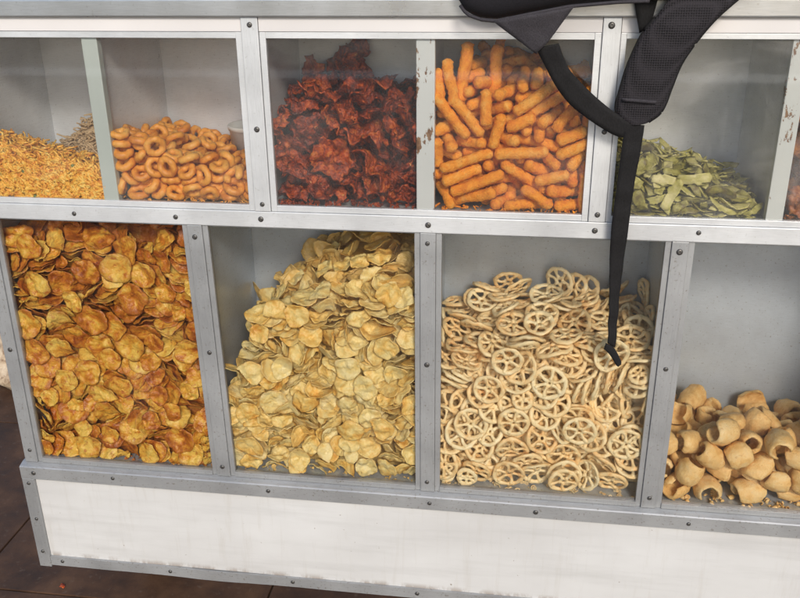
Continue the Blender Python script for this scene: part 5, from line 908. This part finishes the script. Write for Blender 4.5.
  (1,2692,1444,8709,54,-39,22,-106),(7,2288,1896,8906,4,35,122,4),(11,2636,1843,8799,105,18,44,53),(6,2019,1720,8904,7,122,26,-23),(7,3371,1621,8425,69,65,-66,-53),(2,1433,614,9091,8,-125,-16,8),
  (2,1174,835,9177,57,92,-37,-55),(11,1404,1763,9113,24,-4,13,-124),(13,2074,202,8912,119,28,28,19),(1,2224,1581,8825,90,8,-14,89),(3,2924,1629,8654,113,25,29,44),(13,3106,1764,8677,57,-7,-4,-113),
  (13,1164,418,9057,71,43,-93,-24),(1,1443,779,9166,81,65,50,52),(5,1678,1771,9069,57,-105,-30,30),(1,1824,1580,9064,69,10,17,105),(7,3232,1884,8455,85,-56,22,-73),(11,2809,1946,8732,0,-67,105,-25),
  (0,2502,1368,8842,8,-123,-30,-7),(7,1626,1107,9090,11,-105,-57,-43),(9,1937,1940,8947,70,26,17,101),(1,2997,1522,8690,107,-21,-6,64),(12,1398,171,9018,8,-6,20,125),(13,1569,608,9112,97,20,21,77),
  (7,1670,919,9135,79,-22,6,-97),(1,1587,1469,9057,121,-36,10,-15),(8,2760,1766,8777,116,-22,-15,45),(2,3356,1819,8426,48,58,73,71),(7,2950,2256,8606,30,42,11,116),(12,1165,219,9052,95,35,73,22),
  (12,1323,407,9111,7,54,108,40),(3,1298,1488,9119,88,-8,33,-85),(5,2417,1554,8896,6,116,50,15),(1,2785,1673,8725,118,33,2,31),(1,3229,2112,8485,39,-14,-111,45),(0,2207,1766,8849,5,-88,92,7),
  (13,3223,1761,8567,115,28,-32,34),(12,1517,309,9128,124,12,18,18),(5,2148,1587,8962,124,-15,20,10),(5,3266,1506,8552,63,46,48,88),(4,1607,1534,9144,123,2,11,-28),(12,2722,1542,8802,11,-125,-18,7),
  (7,2132,1406,8932,47,-42,18,-109),(3,3093,1623,8755,124,11,15,22),(0,1511,444,9186,4,-112,-56,19),(0,1438,1348,9053,84,-19,23,-91),(11,1995,2266,8958,15,-10,11,-125),(11,2415,1573,8941,122,-9,8,34),
  (0,2221,1034,8938,99,-36,1,-71),(0,2266,1157,8842,52,67,93,17),(11,1303,805,9162,81,53,-19,-80),(8,2069,1969,8904,110,29,22,53),(0,2256,1245,8854,15,-71,95,-42),(9,1192,392,9115,100,-38,62,-30),
  (12,3223,2263,8461,124,13,21,10),(5,3361,2003,8513,64,48,-88,-43),(10,1669,1958,9053,19,-34,17,-120),(13,2466,1178,8928,19,-55,111,-22),(2,3325,1685,8522,10,94,76,38),(2,3163,1855,8488,43,-27,-101,58),
  (9,1260,194,9052,97,-24,13,77),(2,1186,662,9155,1,-98,-65,-48)]),
 'U6': (5, {1: 'topmost amber brown fried flake of the heap in the rightmost upper bin', 0: 'leftmost amber brown fried flake of the heap in the rightmost upper bin', 3: 'amber brown fried flake nearest the middle of the heap in the rightmost upper bin', 2: 'amber brown fried flake on the left edge, halfway up, in the rightmost upper bin'}, [
  (8,3895,211,8603,88,62,-60,31),(1,3927,248,9424,12,-31,-54,110),(2,3929,500,8577,44,24,57,-102),(2,3989,338,8941,38,114,-21,-34),(1,3968,781,9569,23,-58,-107,-28),(11,4041,2110,9795,2,-1,-127,-6),
  (9,4962,310,8595,98,-52,6,62),(0,4584,374,8683,46,105,55,1),(1,5562,345,8557,24,-113,-25,-47),(0,4312,594,9010,13,-16,95,82),(3,5518,560,8897,16,118,-43,5),(9,4950,584,8977,88,64,50,-43),
  (8,4723,653,9406,28,-120,-31,-6),(5,4969,1020,9636,30,59,106,-21),(2,4123,1589,9728,73,5,-6,104),(8,4623,318,9087,37,-116,34,-6),(9,4267,368,9264,34,-97,73,12),(8,4425,344,9534,4,83,-92,-27),
  (8,5531,1569,9633,5,14,126,-11),(11,3816,740,9863,38,83,88,1),(1,5463,567,9233,115,28,-19,40),(1,4750,337,9600,11,-93,-82,23),(1,5372,2065,9736,8,1,-124,27),(10,4839,1249,9822,47,27,27,112),
  (8,5051,230,9072,76,94,35,17),(3,4635,1594,9703,44,14,-4,118),(0,5411,1734,9959,109,21,-4,62),(6,5422,432,9452,54,18,10,-113),(0,4370,1120,9703,119,14,19,36),(5,5189,184,9612,18,-20,78,96),
  (1,5547,952,9989,40,66,101,-10),(11,5705,692,9819,66,61,-79,-43),(11,3844,171,9692,85,54,42,-65),(5,4355,240,9825,8,118,-45,10),(0,5301,747,9694,1,-121,31,-23),(3,5673,385,9796,76,8,-85,56),
  (10,4095,1879,9977,51,-25,4,-113),(9,5320,2157,10036,64,57,85,-40),(7,4547,2198,9912,21,-10,-84,-92),(3,5220,1262,9857,116,16,40,-28),(9,5031,1713,9766,121,-22,30,-11),(7,4680,673,9835,89,1,-24,87),
  (9,5531,347,10055,52,-92,7,-70),(11,3874,450,9790,36,74,-94,24),(3,4805,264,9919,22,-114,-51,-3),(4,5093,523,9854,38,30,117,5),(2,3881,1140,9938,100,-64,41,-18),(8,4442,1584,10043,22,9,-84,-92),
  (9,4450,1100,10037,35,17,121,9),(4,4200,593,9965,39,41,104,-45),(11,4562,270,10110,122,-34,0,-10),(7,5434,1148,10143,62,-47,-40,-93),(8,4668,1962,9883,75,-19,-76,-66),(9,3923,1361,10097,111,-52,28,-16),
  (1,4002,886,10207,6,22,-121,-29)]),
}
# each record: shape variant, x y z in 0.1 mm, quaternion in 1/127
def xf(rec):
    v, x, y, z, a, b_, c, d = rec
    q = Quaternion((a, b_, c, d)); q.normalize()
    return v, Vector((x * 1e-4, y * 1e-4, z * 1e-4)), q
for key, B in BINS.items():
    kind = B['kind']; name, cat, noun, group, where = KIND[key]; M = HEAPMAT[key]
    protos = []
    for v in range(NVAR[kind]):
        V, F = SHAPES[kind](B.get('sb', 100) + v); c = sum(V, Vector()) / len(V)
        V = [p - c * (0 if kind != 'shell' else 1) for p in V]
        me = bpy.data.meshes.new(name); me.from_pydata([tuple(p) for p in V], [], F); me.materials.append(M)
        bm_ = bmesh.new(); bm_.from_mesh(me)
        if kind == 'shell': bmesh.ops.remove_doubles(bm_, verts=bm_.verts, dist=2e-4)
        bmesh.ops.recalc_face_normals(bm_, faces=bm_.faces); bm_.to_mesh(me); bm_.free()
        me.polygons.foreach_set('use_smooth', [True] * len(me.polygons)); me.update()
        protos.append((me, [p.co.copy() for p in me.vertices], [tuple(p.vertices) for p in me.polygons]))
    nvis, labels, recs = DATA[key]
    for i, rec in enumerate(recs[:nvis]):
        v, loc, q = xf(rec)
        o = bpy.data.objects.new(name, protos[v][0]); C.objects.link(o)
        o.location = loc; o.rotation_mode = 'QUATERNION'; o.rotation_quaternion = q
        tag(o, labels.get(i, '%s in the heap of %s' % (noun, where)), cat, group)
    # everything under the visible layer: one mass
    r = random.Random(B['seed'] + 50); V = []; F = []
    def add(v, loc, q):
        o_ = len(V); me, vs, fs = protos[v]
        V.extend(loc + q @ p for p in vs); F.extend(tuple(o_ + k for k in f) for f in fs)
    for rec in recs[nvis:]: add(*xf(rec))
    (x0, x1), (y0, y1) = B['x'], B['y']; dens = {'chip': 210, 'wheel': 170, 'ring': 240, 'stick': 110, 'shell': 40, 'cracker': 70, 'flake': 420}[kind]
    mg = {'chip': .026, 'wheel': .028, 'ring': .016, 'stick': .03, 'shell': .03, 'cracker': .03, 'flake': .02}[kind]
    for k in range(dens):
        x = r.uniform(x0 + mg, x1 - mg); 
        if r.random() < .55: y = y0 + B['t'] + r.uniform(-.004, .012); z = r.uniform(B['z0'] + .01, max(B['z0'] + .012, core(B, x, y + .03) - .012))
        else: y = r.uniform(y0 + B['t'], y1 - mg); z = core(B, x, y) - r.uniform(.004, .016)
        if z < B['z0'] + .006: continue
        y = min(y, y1 - mg)
        add(r.randrange(NVAR[kind]), Vector((x, y, z)), Quaternion([r.gauss(0, 1) for _ in range(4)]).normalized())
    for k in range(70):                          # crumbs and fragments on the bin floor by the pane
        x = r.uniform(x0 + .004, x1 - .004); y = y0 + .002 + .03 * r.random(); sc_ = r.uniform(.05, .2)
        me, vs, fs = protos[r.randrange(NVAR[kind])]; q = Quaternion([r.gauss(0, 1) for _ in range(4)]).normalized(); o_ = len(V)
        V.extend(Vector((x, y, B['z0'] + .0025)) + q @ (p * sc_) for p in vs); F.extend(tuple(o_ + k2 for k2 in f) for f in fs)
    nx, ny = 30, 26; o_ = len(V)
    for i in range(nx):
        for j in range(ny):
            x = x0 + (x1 - x0) * i / (nx - 1); y = y0 + .012 + (y1 - y0 - .012) * j / (ny - 1)
            V.append(Vector((x, y, max(B['z0'], core(B, x, y - .016) - .020 + .008 * noise.noise(Vector((x * 40, y * 40, 1)))))))
    for i in range(nx - 1):
        for j in range(ny - 1):
            a = o_ + i * ny + j
            if max(V[a + 1].z, V[a + ny + 1].z) > B['z0'] + .03: F.append((a, a + ny, a + ny + 1, a + 1))
    h = build(name + '_heap', V, F, M, None, True)
    tag(h, 'mass of %ss lying under the top layer in %s' % (noun, where), 'snack heap', None, 'stuff')

# gram noodles: nobody could count them
def noodles(name, surf, n, m, x0, x1, y0, y1, rad, L, seed, label):
    r = random.Random(seed); V = []; F = []
    nx, ny = 40, 34
    for i in range(nx):
        for j in range(ny):
            x = x0 + (x1 - x0) * i / (nx - 1); y = y0 + (y1 - y0) * j / (ny - 1); V.append(Vector((x, y, surf(x, y) - .005)))
    for i in range(nx - 1):
        for j in range(ny - 1): a = i * ny + j; F.append((a, a + ny, a + ny + 1, a + 1))
    o_ = len(V); bot = [V[i * ny] for i in range(nx)]       # front skin down to the bin floor
    for p in bot: V.append(Vector((p.x, y0, p.z))); V.append(Vector((p.x, y0, .831)))
    for i in range(nx - 1): a = o_ + 2 * i; F.append((a, a + 1, a + 3, a + 2))
    for k in range(n):
        front = r.random() < .55
        x = r.uniform(x0 + .006, x1 - .006)
        if front: y = y0 + r.uniform(-.0055, .001); z = r.uniform(.833, surf(x, y0))
        else: y = y0 + (y1 - y0) * r.random() ** 1.3; z = surf(x, y) + r.uniform(-.003, .004)
        l = L * r.uniform(.35, 1.2); cu = r.uniform(0, 260) ; ph = r.uniform(0, 6.28); tilt = r.gauss(0, .35)
        d = Vector((math.cos(ph), 0, math.sin(ph))) if front else Vector((math.cos(ph), math.sin(ph), tilt)).normalized()
        e = Vector((-d.z, r.uniform(-.15, .15), d.x)) if front else Vector((-d.y, d.x, r.uniform(-.4, .4))).normalized()
        path = []; p = Vector((x, y, z)); ang = 0
        for s in range(6):
            path.append(p.copy()); ang += cu * l / 5; p += (d * math.cos(ang) + e * math.sin(ang)) * l / 5
        path = [Vector((min(max(q.x, x0), x1), max(q.y, .0068), max(q.z, .833))) for q in path]
        rr = rad * r.uniform(.7, 1.25)
        if any((b2 - a2).length < 1e-5 for a2, b2 in zip(path, path[1:])): continue
        v_, f_ = tube(path, rr, 5, False)
        b0 = len(V); V.extend(v_); F.extend(tuple(b0 + q for q in f) for f in f_)
    o = build(name, V, F, m, None, True); return tag(o, label, 'snack heap', None, 'stuff')
def surf1(x, y):
    k = (x + .83) / .19; h = .921 - .047 * k + .006 * noise.noise(Vector((x * 30, y * 30, 0)))
    return h + .02 * y - .7 * max(0, y - .07)
def surf2(x, y):
    return .878 + .062 * math.exp(-((x + .70) / .052) ** 2 - ((y - .165) / .06) ** 2) + .004 * noise.noise(Vector((x * 50, y * 50, 0)))
noodles('gram_noodle_heap', surf1, 3600, M_sev, -.828, -.631, .0125, .20, .00165, .026, 3, 'golden yellow fried gram noodles heaped in the leftmost upper bin')
noodles('brown_noodle_heap', surf2, 1700, M_sev_dusty, -.815, -.631, .09, .235, .0012, .018, 4, 'dusty brown noodles heaped behind the golden noodles in the leftmost upper bin')
for k, (x, z, s, lb) in enumerate(((-.742, .866, .010, 'yellow corn flake among the gram noodles, near the middle of the pane'), (-.776, .842, .008, 'yellow corn flake low among the gram noodles near the left frame edge'), (-.712, .893, .008, 'yellow corn flake near the top of the gram noodle heap'), (-.690, .850, .006, 'small yellow corn flake low among the noodles near the painted divider'))):
    V, F = flake(700 + k); V = [v * (s / .013) for v in V]; q = Quaternion((1, 0, 0), math.radians(80)) @ Quaternion((0, 0, 1), k * 1.3)
    o = build('corn_flake', [q @ v for v in V], F, M_flk, None, True, (x, .0085, z)); tag(o, lb, 'corn flake', 'corn flakes among the gram noodles')
for k, (x, z, lb) in enumerate(((-.681, .887, 'dull green pea high in the gram noodles near the divider'), (-.752, .8365, 'dull green pea at the bottom of the gram noodles'), (-.764, .876, 'dull green pea in the left half of the gram noodles'))):
    bm_ = bmesh.new(); bmesh.ops.create_icosphere(bm_, subdivisions=3, radius=.0034)
    for v in bm_.verts: v.co *= 1 + .12 * noise.noise(v.co * 500 + Vector((k, 0, 0)))
    me = bpy.data.meshes.new('pea'); bm_.to_mesh(me); bm_.free(); me.materials.append(M_pea); me.polygons.foreach_set('use_smooth', [True] * len(me.polygons))
    o = bpy.data.objects.new('pea', me); C.objects.link(o); o.location = (x, .0090, z); tag(o, lb, 'pea', 'peas among the gram noodles')

# white plastic tub behind the rings
def lathe(prof_, n=40):
    V = []; F = []
    for r, z in prof_:
        for i in range(n): V.append(Vector((r * math.cos(2 * math.pi * i / n), r * math.sin(2 * math.pi * i / n), z)))
    for k in range(len(prof_) - 1):
        for i in range(n): F.append((k * n + i, k * n + (i + 1) % n, (k + 1) * n + (i + 1) % n, (k + 1) * n + i))
    return V, F
M_tub = mat('white_plastic', (.75, .74, .70), .35)[0]
V, F = lathe([(.001, 0), (.040, 0), (.046, .07), (.0475, .0705), (.0485, .068), (.047, .062), (.0425, .062), (.038, .003), (.001, .002)])
V = [Vector((v.x * .96, v.y * .9, v.z)) for v in V]
o = build('plastic_tub', V, F, M_tub, None, True, (-.447, .195, .848)); tag(o, 'round white plastic tub half buried behind the ring snacks', 'tub')

# crumb on the floor
V, F = cracker(41); V = [v * .22 for v in V]
o = build('crumb', V, F, M_red, None, True, (-.882, .066, .005)); tag(o, 'small orange red crumb lying on the dark floor tiles below the cart corner', 'crumb')
# stone behind the cart
bm_ = bmesh.new(); bmesh.ops.create_icosphere(bm_, subdivisions=5, radius=.13)
for v in bm_.verts:
    v.co *= 1 + .28 * noise.noise(v.co * 9) + .05 * noise.noise(v.co * 40); v.co.z *= .62; v.co.z = max(v.co.z, -.062)
me = bpy.data.meshes.new('stone'); bm_.to_mesh(me); bm_.free(); me.materials.append(M_stone); me.polygons.foreach_set('use_smooth', [True] * len(me.polygons))
o = bpy.data.objects.new('stone', me); C.objects.link(o); o.location = (-1.44, .92, .062); tag(o, 'rounded beige mottled stone on the floor behind the left edge of the cart', 'stone')

# ---------------------------------------------------------------- backpack hanging over the counter
bag = empty('backpack', (.12, .10, 1.1285))
tag(bag, 'black backpack lying on the counter with its straps hanging over the glass', 'backpack')
def bpart(o, par=None):
    o.parent = par or bag
    if o.parent is bag: o.matrix_parent_inverse = Matrix.Translation(-bag.location)
    return o
def lerp_pts(P, x):
    if x <= P[0][0]: return P[0][1]
    for (a, b_), (c, d) in zip(P, P[1:]):
        if x <= c: return b_ + (d - b_) * (x - a) / (c - a)
    return P[-1][1]
ZB = [(-.105, 1.165), (-.094, 1.131), (-.086, 1.114), (-.076, 1.1065), (-.06, 1.1015), (-.042, 1.1000), (.0, 1.1085), (.05, 1.1180), (.11, 1.1230), (.2, 1.126), (.34, 1.15)]
V = []; F = []; nx, nr = 64, 44; xa, xb = -.106, .36
for i in range(nx + 1):
    u = i / nx; x = xa + (xb - xa) * u
    e = max(.03, (1 - abs(2 * u - 1) ** 5)) ** .5
    zf = lerp_pts(ZB, x); ztop = 1.1295 + .17 * e + .03 * math.sin(u * 5)
    yf = -.012 - .038 * e; yb = .215 + .02 * e
    for k in range(nr):
        th = 2 * math.pi * k / nr; cy, sz = math.cos(th), math.sin(th)
        ex = .26 if (cy > 0 and sz < .2) else .55
        cy = math.copysign(abs(cy) ** ex, cy); sz = math.copysign(abs(sz) ** ex, sz)
        y = (yf + yb) / 2 - (yb - yf) / 2 * cy
        low = 1.1295 if y > -.0075 else 1.1295 + (zf - 1.1295) * min(1, (-.0075 - y) / .012)
        if y <= -.0075 and e < .5: low = max(low, zf)
        mid = (low + ztop) / 2; z = mid + (ztop - mid) * sz if sz > 0 else mid + (mid - low) * sz
        d = .005 * noise.noise(Vector((x * 16, y * 16, z * 16)))
        V.append(Vector((x, y + d, max(z + (d if sz > -.5 else 0), low))))
for i in range(nx):
    for k in range(nr): F.append((i * nr + k, i * nr + (k + 1) % nr, (i + 1) * nr + (k + 1) % nr, (i + 1) * nr + k))
F.append(tuple(range(nr - 1, -1, -1))); F.append(tuple(nx * nr + k for k in range(nr)))
bpart(build('bag_body', V, F, M_bag, None, True))
# piping along the front lower edge
path = [Vector((x, -.0105 - .038 * max(.03, (1 - abs(2 * ((x - xa) / (xb - xa)) - 1) ** 5)) ** .5, lerp_pts(ZB, x) + .0035)) for x in [-.088 + .235 * i / 40 for i in range(41)]]
v_, f_ = tube(path, .0022, 8, False); bpart(build('piping', v_, f_, M_flap, None, True))

def catmull(P, n):
    out = []; Q = [P[0] * 2 - P[1]] + P + [P[-1] * 2 - P[-2]]
    for i in range(1, len(Q) - 2):
        for k in range(n):
            t_ = k / n; a, b_, c, d = Q[i - 1], Q[i], Q[i + 1], Q[i + 2]
            out.append(.5 * ((2 * b_) + (c - a) * t_ + (2 * a - 5 * b_ + 4 * c - d) * t_ ** 2 + (3 * b_ - a - 3 * c + d) * t_ ** 3))
    out.append(P[-1].copy()); return out
def ribbon(name, pairs, th, m, n=8, nw=6, puff=0.0, par=None, wav=0.0):
    """pairs: left and right edge points; a closed strip with thickness, bulging by puff"""
    Ls = catmull([Vector(a) for a, b_ in pairs], n); Rs = catmull([Vector(b_) for a, b_ in pairs], n)
    V = []; F = []; R_ = 2 * (nw + 1)
    for i, (a, b_) in enumerate(zip(Ls, Rs)):
        a2, c2 = Ls[max(0, i - 1)] + Rs[max(0, i - 1)], Ls[min(len(Ls) - 1, i + 1)] + Rs[min(len(Ls) - 1, i + 1)]
        nrm = (b_ - a).cross(c2 - a2).normalized()
        if nrm.y > 0: nrm = -nrm
        row = []
        for side in (1, -1):
            for k in range(nw + 1):
                q = k / nw if side > 0 else 1 - k / nw
                t_ = th * .5 + puff * (1 - (2 * q - 1) ** 4)
                p = a.lerp(b_, q) + nrm * side * t_ + nrm * wav * noise.noise(a * 45)
                row.append(p)
        V += row
    for i in range(len(Ls) - 1):
        for k in range(R_): F.append((i * R_ + k, i * R_ + (k + 1) % R_, (i + 1) * R_ + (k + 1) % R_, (i + 1) * R_ + k))
    F.append(tuple(range(R_ - 1, -1, -1))); F.append(tuple((len(Ls) - 1) * R_ + k for k in range(R_)))
    return bpart(build(name, V, F, m, None, True), par)
def W(x, z, y): return (x, y, z)
st = ribbon('shoulder_strap', [
    (W(.215, 1.150, .06), W(.300, 1.150, .06)), (W(.195, 1.150, -.005), W(.282, 1.150, -.005)), (W(.176, 1.1330, -.028), W(.258, 1.1310, -.028)), (W(.1570, 1.1050, -.034), W(.2321, 1.1072, -.034)), (W(.1441, 1.0861, -.032), W(.2128, 1.0815, -.034)),
    (W(.1311, 1.0511, -.029), W(.1965, 1.0516, -.031)), (W(.1235, 1.0155, -.026), W(.1878, 1.0210, -.028)), (W(.1203, .9930, -.024), W(.1825, .9990, -.026)),
    (W(.1262, .9790, -.023), W(.1765, .9855, -.024)), (W(.1400, .9690, -.022), W(.1640, .9745, -.022))], .005, M_strap, 8, 12, .0035)
for edge_, off in (('L', 0), ('R', 1)):
    pts = [[(.1570, 1.1050, -.034), (.1441, 1.0861, -.032), (.1311, 1.0511, -.029), (.1235, 1.0155, -.026), (.1203, .9930, -.024), (.1262, .9790, -.023), (.1400, .9690, -.022)],
           [(.258, 1.1310, -.028), (.2321, 1.1072, -.034), (.2128, 1.0815, -.034), (.1965, 1.0516, -.031), (.1878, 1.0210, -.028), (.1825, .9990, -.026), (.1765, .9855, -.024), (.1640, .9745, -.022)]][off]
    v_, f_ = tube(catmull([Vector((a, c, b_)) for a, b_, c in pts], 7), .0024, 8, False); bpart(build('edge_binding', v_, f_, M_web, None, True), st)
ribbon('stitched_bar', [(W(.1265, 1.0070, -.0335), W(.1265, 1.0030, -.0335)), (W(.155, 1.0050, -.0350), W(.155, 1.0010, -.0350)), (W(.170, 1.0040, -.0335), W(.170, 1.0000, -.0335))], .001, M_flap, 5, 2, 0, st)
ribbon('adjuster_webbing', [(W(.0115, 1.0700, -.040), W(.0400, 1.0760, -.040)), (W(.0190, 1.0560, -.038), W(.0470, 1.0590, -.038)), (W(.0410, 1.0190, -.034), W(.0590, 1.0390, -.034)), (W(.0640, .9930, -.030), W(.0890, 1.0100, -.030)),
    (W(.1000, .9680, -.0275), W(.1160, .9890, -.0275)), (W(.1280, .9540, -.026), W(.1370, .9770, -.027)), (W(.1520, .9560, -.024), W(.1540, .9740, -.026))], .0016, M_web, 7, 4, 0, None, .002)
ribbon('webbing_tail', [(W(.1340, .9700, -.0245), W(.1590, .9700, -.0235)), (W(.1320, .9400, -.0265), W(.1575, .9400, -.0245)), (W(.1300, .8800, -.0245), W(.1530, .8800, -.0225)), (W(.1280, .8249, -.0215), W(.1514, .8257, -.0195)), (W(.1305, .7700, -.0190), W(.1500, .7700, -.0150)),
    (W(.1343, .7194, -.0190), W(.1490, .7202, -.0120)), (W(.1365, .6800, -.0190), W(.1500, .6780, -.0120)), (W(.1380, .6450, -.0180), W(.1500, .6350, -.0120))], .0015, M_web, 8, 4, 0, None, .003)
ribbon('folded_tip', [(W(.1330, .6370, -.021), W(.1352, .6460, -.021)), (W(.1420, .6280, -.021), W(.1475, .6390, -.020)), (W(.1520, .6120, -.020), W(.1590, .6190, -.019)), (W(.1560, .6085, -.020), W(.1600, .6120, -.019))], .0030, M_web, 5, 3)
ribbon('webbing_loop', [(W(.128, 1.150, -.028), W(.160, 1.150, -.028)), (W(.131, 1.128, -.0225), W(.160, 1.126, -.0225)), (W(.142, 1.087, -.0185), W(.154, 1.093, -.0185))], .0016, M_web, 6, 3)
# grey side flap: a folded triangle of cloth
fl = [(-.0450, -.0500, 1.1040), (.0560, -.0500, 1.1215), (.0270, -.0450, 1.0790), (.0115, -.0430, 1.0630)]
V = []; F = []; nn_ = 10
for s in (-1, 1):
    for i in range(nn_ + 1):
        for j in range(nn_ + 1):
            u, v = i / nn_, j / nn_
            p = Vector(fl[0]).lerp(Vector(fl[1]), u).lerp(Vector(fl[3]).lerp(Vector(fl[2]), u), v)
            V.append(p + Vector((0, s * .0008 - .004 * math.sin(u * 3.14) * (1 - v) + .0022 * noise.noise(p * 60), 0)))
A_ = (nn_ + 1) ** 2
for i in range(nn_):
    for j in range(nn_):
        a = i * (nn_ + 1) + j; q = (a, a + 1, a + nn_ + 2, a + nn_ + 1); F.append(q); F.append(tuple(A_ + k for k in reversed(q)))
rim_ = [j for j in range(nn_ + 1)] + [i * (nn_ + 1) + nn_ for i in range(1, nn_ + 1)] + [nn_ * (nn_ + 1) + j for j in range(nn_ - 1, -1, -1)] + [i * (nn_ + 1) for i in range(nn_ - 1, 0, -1)]
for a, b_ in zip(rim_, rim_[1:] + rim_[:1]): F.append((a, A_ + a, A_ + b_, b_))
bpart(build('side_flap', V, F, M_flap, None, True))

# ---------------------------------------------------------------- the panes, last
for f, x0, x1, z0, z1, l, bl, tl, lean, gy, gm in PANES:
    k = l * .6; o = build('glass_pane', [(x0 + k, gy, z0 + bl * .6), (x1 - k, gy, z0 + bl * .6), (x1 - k + lean[1], gy, z1 - tl * .6), (x0 + k + lean[0], gy, z1 - tl * .6)], [(0, 1, 2, 3)], gm); o.parent = f
